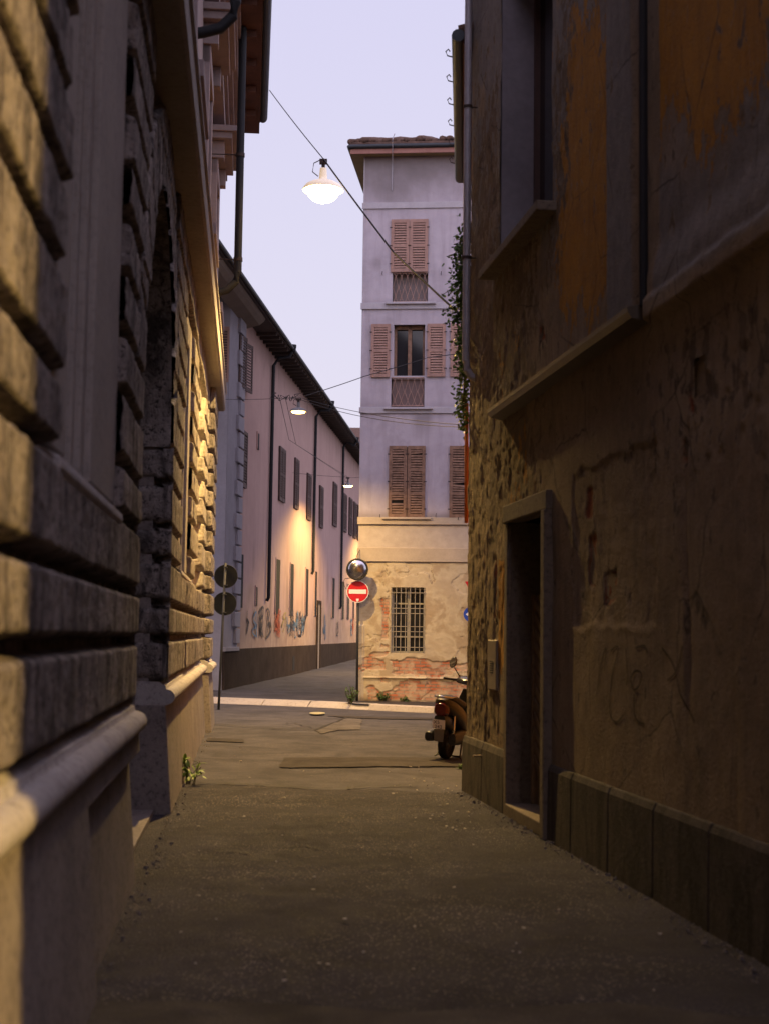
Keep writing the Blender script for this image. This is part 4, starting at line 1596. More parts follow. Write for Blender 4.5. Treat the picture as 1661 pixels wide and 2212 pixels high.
# upper pair ajar
for x0, y0, x1, y1, sw_ in ((516, 722, 526, 835, .55), (529, 740, 538, 846, .45)):
    s0, s1, z0, z1 = prect(x0, y0, x1, y1)
    b = MB()
    if sw_ > .5:
        b.fbox(FP, s0, s0 + 1.1, z0, z1, -.1, .012)
        wo = b.build('window', M['dark'], PH)
    b = MB()
    s1 = s0 + .62
    n1 = .1
    q = [(s0, .03), (s1, n1 + .03), (s1, n1 + .065), (s0, .065)]
    b.prism([FP.p(s, z0, n) for s, n in q], [FP.p(s, z0 + .08, n) for s, n in q])
    b.prism([FP.p(s, z1 - .08, n) for s, n in q], [FP.p(s, z1, n) for s, n in q])
    for t0, t1 in ((0, .1), (.9, 1)):
        qq = [(s0 + (s1 - s0) * t, .03 + n1 * t + d) for t, d in ((t0, 0), (t1, 0), (t1, .035), (t0, .035))]
        b.prism([FP.p(s, z0 + .08, n) for s, n in qq], [FP.p(s, z1 - .08, n) for s, n in qq])
    z = z0 + .1
    while z < z1 - .12:
        qq = [(s0 + (s1 - s0) * t, .03 + n1 * t + d) for t, d in ((.1, .01), (.9, .01), (.9, .03), (.1, .03))]
        b.prism([FP.p(s, z, n) for s, n in qq], [FP.p(s, z + .04, n) for s, n in qq])
        z += .085
    b.build('shutter', M['shutter_brown'], wo)
# tall slits of the ground floor, each a deep opening with a pane
for x0, y0, x1, y1 in ((514, 1195, 525, 1312), (596, 1207, 604.5, 1326), (627, 1217, 634, 1329), (660.5, 1228, 666, 1330), (680, 1234, 684.5, 1331), (717.5, 1248, 722.5, 1335), (738.5, 1256, 743, 1337), (750, 1262, 754, 1338), (762, 1268, 765, 1340), (556, 935, 559.5, 970), (552, 1268, 555.5, 1308)):
    s0, s1, z0, z1 = prect(x0, y0, x1, y1)
    s1 = min(s1, s0 + (1.0 if y1 > 1310 else .3))
    b = MB()
    b.fbox(FP, s0 - .05, s0, z0, z1, -.05, .035)
    b.fbox(FP, s1, s1 + .05, z0, z1, -.05, .035)
    b.fbox(FP, s0 - .05, s1 + .05, z1, z1 + .05, -.05, .035)
    wo = b.build('window', M['pinkpl'], PH)
    b = MB(); b.fbox(FP, s0, s1, z0, z1, -.05, .028); b.build('pane', M['dark'], wo)
b = MB(); b.fbox(FP, 60.85, 61.95, .1, 3.05, -.05, .04)
do = b.build('door', simple('door_panel', (.30, .24, .18), .7, 0, .2, 4), PH)
b = MB(); b.fbox(FP, 60.8, 60.95, .1, 3.1, .04, .09); b.fbox(FP, 61.85, 62.0, .1, 3.1, .04, .09); b.fbox(FP, 60.95, 61.85, 2.98, 3.1, .04, .09); b.build('frame', M['basedark'], do)
b = MB()
s0, s1, z0, z1 = prect(630, 1418, 634, 1449); b.fbox(FP, s0, s0 + .5, z0, z1, .03, .056); b.build('vent', M['dark'], PH)
# graffiti along the wall above the base


def pn_(s, z): return .03


cols = {'red': (.42, .09, .04), 'blue': (.10, .16, .24), 'dark': (.06, .05, .06), 'yellow': (.35, .27, .10)}
GM = {k: simple('spray_' + k, cols[k], .8, 0, .2, 9, 0) for k in cols}
rg = random.Random(3)
for x, c in ((530, 'dark'), (548, 'blue'), (563, 'dark'), (580, 'dark'), (596, 'red'), (601, 'red'), (612, 'yellow'), (622, 'blue'), (629, 'dark'), (635, 'blue'), (641, 'blue'), (647, 'dark'), (652, 'blue'), (657, 'dark'), (700, 'blue'), (728, 'dark'), (758, 'blue'), (762, 'red')):
    sc0 = FP.sz(x, 1375)[0]
    g_ = MB()
    for rep_ in range(2 if c != 'red' else 3):
        pts = [(sc0 + rg.uniform(-.55, .55), 1.55 + rg.random() * .95) for _ in range(rg.choice((4, 5, 6)))]
        stroke(g_, FP, spline(pts, 5), rg.uniform(.022, .05), pn_)
    if rg.random() < .5 and c != 'yellow':
        pts = [(sc0 + .15 * math.cos(a_), 2.2 + .3 * math.sin(a_)) for a_ in np.linspace(0, 5.2, 8)]
        stroke(g_, FP, spline(pts, 4), .06, pn_)
    g_.build('graffiti', GM[c], PH)
# grey quoined corner of the same block
FQ = Fr(FP.p(PS0, 0)[:2], (-1, -.05), -1)
if FQ.nv[1] > 0: FQ = Fr(FP.p(PS0, 0)[:2], (-1, -.05), 1)
b = MB()
b.fbox(FP, PS0 - 2.2, PS0 - .01, -.1, EZ + .2, -9, .02)
b.build('corner_wall', M['greypl'], PH)
b = MB()
z = 1.4
k = 0
while z < EZ - .5:
    s = PS0 - (.95 if k % 2 else .65)
    b.fbox(FP, s, PS0 - .03, z, z + .42, 0, .10)
    z += .47
    k += 1
b.fbox(FP, PS0 - 2.2, PS0 - .02, 1.18, 1.30, 0, .09)
b.build('quoins', M['greypl'], PH, bevel=.015)
b = MB()
b.fbox(FP, PS0 - 2.2, PS0 - .02, -.1, 1.18, -.1, .06)
b.build('base', M['basedark'], PH)

# grey house across the junction, left of the pink one, mostly hidden
GH = thing('grey_house', (-7.5, 41, 0), 'grey house with a faded orange shutter beyond the left palazzo', 'building')
q0 = FP.p(PS0 - 2.2, 0, .02)
b = MB()
b.box(q0[0] - 9, q0[0] - .02, q0[1] - .02, q0[1] + 8, 0, EZ - .2)
b.build('wall', M['greypl'], GH)
b = MB()
a_ = at(476, 705, q0[1] - .1); c_ = at(494, 825, q0[1] - .1)
b.box(a_[0] - .3, c_[0], q0[1] - .1, q0[1] - .05, c_[2], a_[2])
wo = b.build('shutter', M['shutter'], GH, bevel=.01)
b = MB()
for k in range(18):
    z = c_[2] + .1 + k * (a_[2] - c_[2] - .2) / 18
    b.box(a_[0] - .25, c_[0] - .05, q0[1] - .115, q0[1] - .1, z, z + .05)
b.build('slats', M['shutter_brown'], wo)

# far end of the side street
FH = thing('far_house', (1.5, 118, 0), 'pale distant house closing the side street beyond the pink eave', 'building')
b = MB(); b.box(-6, 10, 113, 120, 0, 16.6); b.build('wall', simple('pale_wall', (.5, .46, .44), .9, 0, .15, 1), FH)
b = MB(); b.prism([(-6.5, 112.6, 16.6), (10.5, 112.6, 16.6), (10.5, 120.4, 16.6), (-6.5, 120.4, 16.6)], [(-4, 115, 18.2), (8, 115, 18.2), (8, 118, 18.2), (-4, 118, 18.2)]); b.build('roof', M['terracotta'], FH)

# unseen house across the street, put in to keep low sky light out
BH = thing('unseen_opposite_house', (0, -16, 0), 'unseen tall plain house across the street behind the viewer, blocking low sky', 'building')
b = MB(); b.box(-22, 26, -24, -13, 0, 12.0); b.build('wall', M['upper'], BH)

# ================================================================== LAMPS
WARM = (1.0, .63, .19)
WHITE = (1.0, .74, .36)


M['opal'] = emit('glowing_opal_glass', (1.0, .66, .22), .42)  # shade gives off a weak glow for the lamp's yellow halo edges


def street_lamp(loc, label, dia, strength, power, color, spot=None, rad=.09, bowl=.09, opal=False, tilt=(0, 0), stretch=(1, 1, 1), wing=1.7):
    t = thing('street_lamp', loc, label, 'street lamp', 'lamps hung on wires over the streets')
    r = dia / 2
    x, y, z = loc
    b = MB()
    b.lathe((x, y, z), [(r, 0), (r * .985, .045 * dia), (r * .86, .13 * dia), (r * .6, .205 * dia), (r * .34, .25 * dia), (r * .2, .29 * dia), (r * .16, .56 * dia), (.0, .57 * dia)], seg=36)
    b.lathe((x, y, z), [(r, 0), (r * .97, .0), (r * .84, .11 * dia), (r * .58, .18 * dia), (0.0, .21 * dia)], seg=36)
    so = b.build('shade', M['opal'] if opal else simple('enamel_shade', (.16, .15, .15), .45, .3, .2, 8, 0), t, 'auto')
    b = MB()
    b.lathe((x, y, z), [(r * .8, .05 * dia), (r * .76, -.02 * dia)] + [(r * .76 * math.cos(q_), -.02 * dia - (bowl - .02) * dia * math.sin(q_)) for q_ in np.linspace(.15, PI / 2, 8)], seg=30)
    b.build('lens', emit('lamp_glass', color, strength), t, True)
    b = MB()
    zz = z + .57 * dia
    b.tube([(x, y, zz - .03), (x, y, zz + .14 * dia)], .028, 8)
    b.box(x - .06, x + .06, y - .03, y + .03, zz + .1 * dia, zz + .22 * dia)
    b.tube([(x - .05, y, zz + .2 * dia), (x - .17 * dia - .04, y, zz + .12 * dia), (x - .2 * dia - .04, y, zz - .1 * dia), (x - .12 * dia, y, z + .36 * dia)], .008, 6)
    b.build('hanger', M['iron'], t)
    ld = bpy.data.lights.new('lamp_light', 'SPOT' if spot else 'POINT')
    ld.energy = power
    ld.color = color
    ld.shadow_soft_size = rad
    if spot:
        ld.spot_size = R_(spot[0])
        ld.spot_blend = spot[1]
    if wing:      # street optics: the reflector throws more light out to the sides than straight down
        ld.use_nodes = True
        ln = ld.node_tree
        em_ = [nd for nd in ln.nodes if nd.type == 'EMISSION'][0]
        tcn = ln.nodes.new('ShaderNodeTexCoord')
        sp_ = ln.nodes.new('ShaderNodeSeparateXYZ')
        ln.links.new(tcn.outputs['Normal'], sp_.inputs[0])
        last = sp_.outputs['Z']
        for op, v_ in (('ABSOLUTE', 0), ('MAXIMUM', .15), ('POWER', -wing), ('MINIMUM', 16)):
            mm_ = ln.nodes.new('ShaderNodeMath')
            mm_.operation = op
            ln.links.new(last, mm_.inputs[0])
            mm_.inputs[1].default_value = v_
            last = mm_.outputs[0]
        ln.links.new(last, em_.inputs['Strength'])
    lo = bpy.data.objects.new('lamp_light', ld)
    COL.objects.link(lo)
    lo.parent = t
    lo.location = (0, 0, -(bowl + .04) * dia)
    lo.rotation_euler = (R_(tilt[0]), R_(tilt[1]), 0)
    lo.scale = stretch
    return t


LA = at(698, 412, 22.2)
LA1 = at(645, 890, 32.0)
LA2 = at(752, 1050, 54.5)
street_lamp(LA, 'brightly glowing lamp hung on the wire above the alley, highest against the sky', .64, 40, 6300, WARM, (140, .7), .06, .30, True, (0, 0), (.5, 1, 1), 1.5)  # deep bowl shaped to give the lamp's blown-out white core
street_lamp(LA1, 'lit lamp with a pale round shade hanging before the pink house above the junction', .39, 14, 1900, WARM, (142, .7), .05, .09, False, (0, 0), (1, 1, 1), .5)
street_lamp(LA2, 'small lit lamp hanging farthest down the side street beside the corner house', .42, 30, 350, (1.0, .66, .21), (150, .6), .06, .09, False, (0, 0), (1, 1, 1), .5)
street_lamp((1.1, 55.8, 8.3), 'lamp of the side street hidden behind the corner house, nearer one', .42, 30, 5600, (1.0, .66, .20), (146, .35), .06, .09, False, (0, 0), (1, 1, 1), .4)
street_lamp((2.6, 78, 8.6), 'lamp deep in the side street hidden behind the corner house, farther one', .42, 30, 5600, (1.0, .66, .20), (146, .35), .06, .09, False, (0, 0), (1, 1, 1), .4)
# the lamp on the street behind the viewer: lights the near end of the left wall past the house corner
street_lamp((6.6, -1.57, 7.2), 'lamp over the street behind the viewer', .5, 30, 10500, WARM, (165, .15), .05, .09, False, (0, 0), (1, 1, 1), 0)


def wire(name, label, pts, r=.009, sag=0.0, mat=None):
    b = MB()
    P = []
    for a, c in zip(pts, pts[1:]):
        a, c = np.array(a), np.array(c)
        for k in range(10):
            t = k / 10
            q = a + (c - a) * t
            q[2] -= sag * 4 * t * (1 - t)
            P.append(tuple(q))
    P.append(tuple(pts[-1]))
    b.tube(P, r, 6)
    o = b.build(name, mat or M['cable'])
    return tag(o, label, 'wire')


hangA = (LA[0], LA[1], LA[2] + .64 * .8)
wire('overhead_wire', 'thin wire slanting from the left eave across the sky to the bright lamp', [at(583, 195, 26.0), hangA], .008, .02)
wire('overhead_wire', 'dark twin cable running down from the bright lamp to the ivy on the right', [hangA, at(850, 545, 19.2), at(1012, 697, 16.2)], .013, .01)
h1 = (LA1[0], LA1[1], LA1[2] + .42 * .8)
q = FP.p(PS0 - 1.5, 0, .02)
wire('overhead_wire', 'thin wire from the grey corner to the lamp before the pink house', [at(470, 862, 41.0), h1], .006, .03)
we = at(1018, 919, 22.0)
wire('overhead_wire', 'upper of two wires from the junction lamp to the right corner', [h1, we], .006, .10)
wire('overhead_wire', 'lower of two wires from the junction lamp to the right corner', [(h1[0], h1[1], h1[2] - .04), (we[0], we[1], we[2] - .03)], .006, .14)
wire('overhead_wire', 'dark rope rising from the junction lamp across the open window', [(h1[0] + .15, h1[1], h1[2] + .03), at(790, 812, 32.8), at(925, 772, 34.0), at(1010, 760, 34.05)], .010, .01)
h2 = (LA2[0], LA2[1], LA2[2] + .42 * .8)
s2_ = FP.sz(632, 1021)
wire('overhead_wire', 'wire crossing the side street to the farthest lamp', [FP.p(s2_[0], s2_[1], 0), h2, at(790, 1030, 55)], .007, .02)
wire('overhead_wire', 'slack wire drooping from the junction lamp toward the far lamp, upper', [(h1[0] - .3, h1[1], h1[2]), at(640, 960, 44), h2], .006, .0)
wire('overhead_wire', 'slack wire drooping from the junction lamp toward the far lamp, lower', [(h1[0] - .42, h1[1], h1[2] - .03), at(625, 950, 42), (h2[0], h2[1], h2[2] - .05)], .006, .0)
b = MB()
rk = random.Random(5)
for k in range(7):
    x = h1[0] - .62 + k * .08
    pts = [(x, h1[1], h1[2] - .02)]
    for j in range(4): pts.append((x + .05 * j + rk.uniform(-.05, .08), h1[1] + rk.uniform(-.04, .04), h1[2] + rk.uniform(-.09, .1)))
    b.tube([tuple(p) for p in spline(pts, 4)], .007, 5)
tag(b.build('cable_tangle', M['cable']), 'tangle of loose cable ends on the wire beside the junction lamp', 'cable')
for (x_, y_, z_), wh in (((1.1, 55.8, 8.3), 'nearer'), ((2.6, 78, 8.6), 'farther')):
    b = MB()
    b.box(x_ + 2.2, x_ + 2.4, y_ - .1, y_ + .1, -.05, z_ + .9)
    b.tube([(x_ + 2.3, y_, z_ + .7), (x_, y_, z_ + .42 * .8)], .03, 8)
    tag(b.build('lamp_mast', M['iron']), 'plain mast holding the %s lamp hidden behind the corner house' % wh, 'mast')
wire('overhead_wire', 'wire over the street behind the viewer', [(-.4, -13, 8.0), (6.6, -1.57, 7.6), (FR.p(RS0, 7.4, -5))], .008, .1)

# ================================================================== SIGNS
grey_metal = simple('galvanised_post', (.05, .05, .05), .7, .2, .25, 8, .1)
sign_back = simple('sign_back', (.02, .02, .019), .8, 0, .25, 6, 0, .08)
red_p = simple('sign_red', (.50, .012, .022), .45, 0, .08, 6, 0)
white_p = simple('sign_white', (.75, .72, .70), .45, 0, .06, 6, 0)
blue_p = simple('sign_blue', (.02, .06, .38), .45, 0, .08, 6, 0)

YS = 34.42
base = at(771.5, 1517, YS)
SP = thing('sign_post', (base[0], YS, .13), 'grey post with round mirror above a red no entry sign by the corner house', 'sign post')
mc = at(772, 1230, YS - .16)
sc_ = at(773, 1278, YS - .08)
topz = mc[2] + .22
b = MB()
b.tube([(base[0], YS, .1), (sc_[0], YS, topz)], .03, 12)
b.build('pole', grey_metal, SP, True)
fd = Vector((.05, -1, -.06)).normalized()


def disc(name, c, r, th, axis, mat, parent, seg=40):
    b = MB()
    b.lathe(c, [(0, -th), (r, -th), (r, 0), (0, 0)], axis=axis, seg=seg)
    return b.build(name, mat, parent, 'auto')


so = disc('no_entry_sign', sc_, .262, .012, (0, -1, 0), white_p, SP)
b = MB()
b.lathe((sc_[0], sc_[1] - .003, sc_[2]), [(.246, 0), (0, 0)], axis=(0, -1, 0), seg=40)
b.build('sign_face', red_p, so)
b = MB(); b.box(sc_[0] - .205, sc_[0] + .205, sc_[1] - .007, sc_[1] - .005, sc_[2] - .05, sc_[2] + .05); b.build('white_bar', white_p, so)
b = MB()
sh_ = [(-.032, .04), (-.012, .034), (0, .042), (.012, .034), (.032, .04), (.03, -.005), (0, -.042), (-.03, -.005)]
b.prism([(sc_[0] + x, sc_[1] - .005, sc_[2] - .205 + z) for x, z in sh_], [(sc_[0] + x, sc_[1] - .008, sc_[2] - .205 + z) for x, z in sh_])
b.build('emblem', white_p, so)
b = MB()
cv = [(.25 * math.sin(t), .10 * (math.cos(t) - math.cos(1.2)) / (1 - math.cos(1.2)) * .8) for t in np.linspace(1.2, 0, 12)]
cv = [(r / math.sin(1.2) * .95, h) for r, h in cv]
b.lathe(mc, cv, axis=fd, seg=40)
mm = Mt('mirror_glass', .2, 1.0)
mo = b.build('mirror', mm.out((.50, .48, .48)), SP, True)
b = MB()
b.lathe(mc, [(.232, -.03), (.262, -.03), (.262, .025), (.236, .03), (.232, -.01)], axis=fd, seg=40)
b.lathe(mc, [(.0, -.05), (.12, -.05), (.24, -.03)], axis=fd, seg=40)
b.build('rim', simple('mirror_rim', (.05, .045, .04), .5, 0, .2, 6, 0), mo, 'auto')
b = MB()
b.tube([(sc_[0], YS, mc[2]), tuple(np.array(mc) - np.array(fd) * .05)], .02, 8)
b.tube([(mc[0] - .05, YS - .05, mc[2] - .2), (mc[0] - .28, YS - .03, mc[2] - .21), (mc[0] - .33, YS, mc[2] - .3), (mc[0] - .27, YS, mc[2] - .45), (mc[0] - .2, YS, mc[2] - .5)], .008, 6)
b.tube([(mc[0], YS, topz - .02), (mc[0] - .02, YS, topz + .1), (mc[0] + .12, YS + .3, topz + .42)], .008, 6)
b.build('bracket', M['iron'], SP)

lb = gnd(473, 1533)
LP = thing('sign_post', (lb[0], lb[1], 0), 'leaning post with two round signs seen from behind at the end of the stone palazzo', 'sign post')
lt = at(488, 1216, lb[1])
b = MB(); b.tube([(lb[0], lb[1], -.02), tuple(lt)], .028, 12); b.build('pole', grey_metal, LP, True)
for px_, py_, r_ in ((489, 1245, .262), (486.5, 1304, .262)):
    c = at(px_, py_, lb[1] + .05)
    so = disc('road_sign', c, r_, .01, (0.0, -1, 0), sign_back, LP)
    b = MB()
    b.lathe((c[0], c[1] - .011, c[2]), [(r_ - .012, 0), (r_, 0), (r_, .012), (r_ - .004, .014)], axis=(0, -1, 0), seg=40)
    for dz in (-.2, .2): b.box(c[0] - .055, c[0] + .04, c[1] - .095, c[1] - .01, c[2] + dz - .012, c[2] + dz + .012)
    b.build('clamp', grey_metal, so)

rp = gnd(1021, 1517, .13)
rpY = 34.05
rc = at(1017, 1327, rpY - .06)
RP = thing('sign_post', (rc[0] + .05, rpY, .13), 'post with blue arrow sign and red triangle peeping past the right corner', 'sign post')
b = MB(); b.tube([(rc[0] + .03, rpY, .1), (rc[0] + .03, rpY, 3.0)], .03, 12); b.build('pole', grey_metal, RP, True)
so = disc('arrow_sign', rc, .18, .01, (0, -1, 0), blue_p, RP)
b = MB()
ar_ = [(-.13, 0), (-.02, .085), (-.02, .035), (.12, .035), (.12, -.035), (-.02, -.035), (-.02, -.085)]
b.prism([(rc[0] + x, rc[1] - .003, rc[2] + z) for x, z in ar_], [(rc[0] + x, rc[1] - .006, rc[2] + z) for x, z in ar_])
b.build('arrow', white_p, so)
tr = at(1027, 1272, rpY - .06)
tx = [(-.26, .17), (.26, .17), (0, -.28)]
b = MB(); b.prism([(tr[0] + x, tr[1], tr[2] + z) for x, z in tx], [(tr[0] + x, tr[1] - .01, tr[2] + z) for x, z in tx])
so = b.build('give_way_sign', red_p, RP)
b = MB(); b.prism([(tr[0] + x * .62, tr[1] - .011, tr[2] + .012 + z * .62) for x, z in tx], [(tr[0] + x * .62, tr[1] - .014, tr[2] + .012 + z * .62) for x, z in tx]); b.build('sign_face', white_p, so)

# ================================================================== SCOOTER
sg = gnd(961, 1641)
SC = thing('motor_scooter', (sg[0], sg[1], .01), 'dark scooter with gold side panels parked half hidden behind the right corner', 'scooter')
XF = Matrix.Rotation(R_(-21), 4, 'Z') @ Matrix.Rotation(R_(5), 4, 'Y')


def sup(y, x0, zc, hw, hh, e=2.6, n=20):
    out = []
    for k in range(n):
        a = 2 * PI * k / n
        ca, sa = math.cos(a), math.sin(a)
        out.append((x0 + hw * math.copysign(abs(ca) ** (2 / e), ca), y, zc + hh * math.copysign(abs(sa) ** (2 / e), sa)))
    return out


def part(b, name, mat, parent=None, smooth='auto', bevel=0):
    o = b.build(name, mat, None, smooth, XF, bevel)
    o.parent = parent or SC
    return o


gold = simple('champagne_paint', (.04, .03, .016), .35, .4, .12, 10, 0, .5)
for name, yc, r, wd in (('rear_wheel', 0, .235, .06), ('front_wheel', 1.27, .24, .05)):
    b = MB()
    b.lathe((0, yc, r), [(r - .09, -wd * .75), (r - .03, -wd), (r - .008, -wd * .7), (r, -wd * .25), (r, wd * .25), (r - .008, wd * .7), (r - .03, wd), (r - .09, wd * .75), (r - .09, -wd * .75)], axis=(1, 0, 0), seg=32)
    wo = part(b, name, M['tyre'])
    b = MB()
    b.lathe((0, yc, r), [(.03, -.05), (.05, -.03), (.13, -.012), (r - .088, -.04), (r - .088, .04), (.13, .012), (.05, .03), (.03, .05)], axis=(1, 0, 0), seg=24)
    part(b, 'rim', simple('wheel_alloy', (.2, .2, .2), .4, .8, .2, 8, 0), wo)
b = MB()
b.loft([sup(-.40, 0, .80, .055, .03), sup(-.37, 0, .79, .095, .06), sup(-.28, 0, .76, .125, .095), sup(-.10, 0, .70, .155, .115), sup(.12, 0, .61, .175, .14), sup(.34, 0, .52, .16, .16), sup(.5, 0, .44, .13, .12)])
part(b, 'side_panel', gold)
b = MB()
b.loft([sup(-.33, 0, .845, .07, .02), sup(-.26, 0, .85, .115, .04), sup(-.05, 0, .82, .14, .06), sup(.15, 0, .765, .15, .065), sup(.36, 0, .735, .12, .06), sup(.52, 0, .72, .07, .04)])
part(b, 'seat', simple('seat_vinyl', (.018, .014, .016), .5, 0, .2, 8))
b = MB()
b.tube([(-.1, -.1, .86), (-.105, -.36, .865), (-.05, -.44, .87), (.05, -.44, .87), (.105, -.36, .865), (.1, -.1, .86)], .016, 10)
part(b, 'grab_rail', M['chrome'])
b = MB()
b.loft([sup(-.425, 0, .70, .075, .075), sup(-.405, 0, .70, .09, .09), sup(-.33, 0, .69, .105, .1)])
part(b, 'tail_light', simple('red_lens', (.07, .002, .003), .15, 0, .1, 10, 0, .5))
b = MB()
b.loft([sup(-.40, 0, .57, .075, .05), sup(-.30, 0, .55, .09, .09), sup(-.1, 0, .48, .1, .12)])
part(b, 'tail_underside', M['black'])
b = MB()
pt = [(-.088, -.435, .56), (.088, -.435, .56), (.088, -.412, .435), (-.088, -.412, .435)]
b.prism(pt, [(x, y + .006, z) for x, y, z in pt])
npl = part(b, 'number_plate', simple('plate_white', (.75, .72, .66), .5, 0, .08, 8, 0))
for txt, zc in (('X5', .503), ('242', .443)):
    cu = bpy.data.curves.new('plate_text', 'FONT')
    cu.body = txt
    cu.size = .066
    cu.space_character = 1.12
    cu.extrude = .001
    cu.align_x = 'LEFT' if txt == 'X5' else 'CENTER'
    to = bpy.data.objects.new('plate_text', cu)
    COL.objects.link(to)
    cu.materials.append(M['black'])
    slant = math.atan2(.023, .125)
    loc = XF @ Matrix.Translation((-.068 if txt == 'X5' else 0, -.4225 - (zc - .4975) * .184 - .0115, zc)) @ Matrix.Rotation(PI / 2 - slant * -1, 4, 'X')
    tm = bpy.data.meshes.new_from_object(to)
    bpy.data.objects.remove(to)
    tm.transform(loc)
    to = bpy.data.objects.new('plate_text', tm)
    COL.objects.link(to)
    to.parent = npl
b = MB()
fl = [(-.075, -.40, .43), (.075, -.40, .43), (.062, -.36, .26), (-.062, -.36, .26)]
b.prism(fl, [(x, y + .012, z) for x, y, z in fl])
part(b, 'mudguard_flap', simple('grey_flap', (.16, .15, .13), .35, 0, .1, 8, 0), None, False, .01)
b = MB()
rings = []
for k in range(9):
    a = R_(25 + k * 16)
    rings.append([(x, -.285 * math.cos(a) * -1 * -1 if False else -math.cos(a) * .29, .235 + math.sin(a) * .29 + dz) for x, dz in ((-.07, 0), (.07, 0), (.07, .012), (-.07, .012))])
b.loft(rings)
part(b, 'rear_mudguard', M['black'])
b = MB()
b.loft([sup(-.34, -.155, .31, .055, .06), sup(-.3, -.155, .32, .065, .075), sup(.1, -.15, .31, .065, .075), sup(.22, -.14, .3, .03, .04)])
part(b, 'muffler', M['black'])
b = MB()
b.loft([sup(-.18, .13, .29, .05, .08), sup(.1, .13, .3, .06, .1), sup(.45, .06, .3, .09, .09)])
b.loft([sup(.1, 0, .3, .12, .1), sup(.5, 0, .28, .11, .07)])
part(b, 'engine', simple('engine_metal', (.045, .045, .045), .45, .6, .3, 9))
b = MB()
b.tube([(.12, -.16, .24), (.135, -.16, .42), (.10, -.08, .6)], .018, 8)
part(b, 'shock_absorber', M['chrome'])
b = MB()
b.loft([sup(.40, 0, .30, .16, .07), sup(.65, 0, .25, .17, .055), sup(.86, 0, .27, .16, .07)])
part(b, 'floorboard', M['black'])
b = MB()
rings = []
for z, y, hw, hd in ((.22, .92, .15, .06), (.4, .98, .20, .05), (.62, .96, .20, .06), (.80, .90, .16, .07), (.93, .84, .09, .06)):
    rings.append([(hw * math.cos(2 * PI * k / 20), y + hd * math.sin(2 * PI * k / 20) + .03 * abs(math.cos(2 * PI * k / 20)) * -1, z) for k in range(20)])
b.loft(rings)
part(b, 'leg_shield', M['black'])
b = MB()
rings = []
for k in range(8):
    a = R_(10 + k * 20)
    rings.append([(x, 1.27 - math.cos(a) * .275, .24 + math.sin(a) * .275 + dz) for x, dz in ((-.065, 0), (.065, 0), (.05, .02), (-.05, .02))])
b.loft(rings)
b.tube([(.06, 1.26, .24), (.06, 1.08, .62), (0, .92, .95)], .022, 8)
b.tube([(-.06, 1.26, .24), (-.06, 1.08, .62), (0, .92, .95)], .022, 8)
part(b, 'front_fork', M['black'])
b = MB()
b.loft([sup(.70, 0, 1.03, .09, .03), sup(.75, 0, 1.045, .19, .055), sup(.86, 0, 1.05, .20, .07), sup(.98, 0, 1.02, .13, .06), sup(1.04, 0, .99, .06, .03)])
part(b, 'handlebar_cowl', simple('dark_blue_paint', (.05, .05, .075), .2, .2, .1, 8, 0, .6))
b = MB()
for sgn in (-1, 1):
    b.tube([(sgn * .17, .80, 1.045), (sgn * .27, .76, 1.05), (sgn * .37, .71, 1.055)], [.02, .018, .018], 10)
    b.tube([(sgn * .2, .84, 1.05), (sgn * .34, .80, 1.045)], .006, 6)
part(b, 'grips', M['black'])
for sgn in (-1, 1):
    b = MB()
    b.tube([(sgn * .15, .80, 1.09), (sgn * .21, .79, 1.17), (sgn * .245, .78, 1.22)], .008, 8)
    b.ell((sgn * .27, .79, 1.29), (.055, .022, .085), M=Matrix.Rotation(R_(-18 * sgn), 3, 'Y').to_3x3())
    mo = part(b, 'mirror', M['black'], None, True)
    b = MB()
    b.ell((sgn * .27, .768, 1.29), (.048, .004, .076), M=Matrix.Rotation(R_(-18 * sgn), 3, 'Y').to_3x3())
    part(b, 'mirror_glass', M['chrome'], mo, True)
b = MB()
b.tube([(-.12, .30, .22), (-.17, .12, .03), (-.19, .10, .012)], .013, 8)
b.tube([(.12, .30, .22), (.17, .12, .03), (.19, .10, .012)], .013, 8)
b.tube([(-.165, .13, .04), (.165, .13, .04)], .012, 8)
part(b, 'centre_stand', M['black'])

# ================================================================== PLANTS
def leaf(b, c, d, up, L, W):
    c, d, up = Vector(c), Vector(d).normalized(), Vector(up)
    sd = d.cross(up)
    if sd.length < .01: sd = Vector((1, 0, 0))
    sd.normalize()
    nn = sd.cross(d)
    p = [c, c + d * L * .35 + sd * W * .5 + nn * W * .12, c + d * L * .7 + sd * W * .36, c + d * L - nn * W * .15, c + d * L * .7 - sd * W * .36, c + d * L * .35 - sd * W * .5 + nn * W * .12, c + d * L * .5 - nn * .0]
    b.add(p, [(0, 1, 6), (1, 2, 6), (2, 3, 6), (3, 4, 6), (4, 5, 6), (5, 0, 6)])


rv_ = random.Random(11)


def rdir(): return Vector((rv_.gauss(0, 1), rv_.gauss(0, 1), rv_.gauss(0, 1))).normalized()


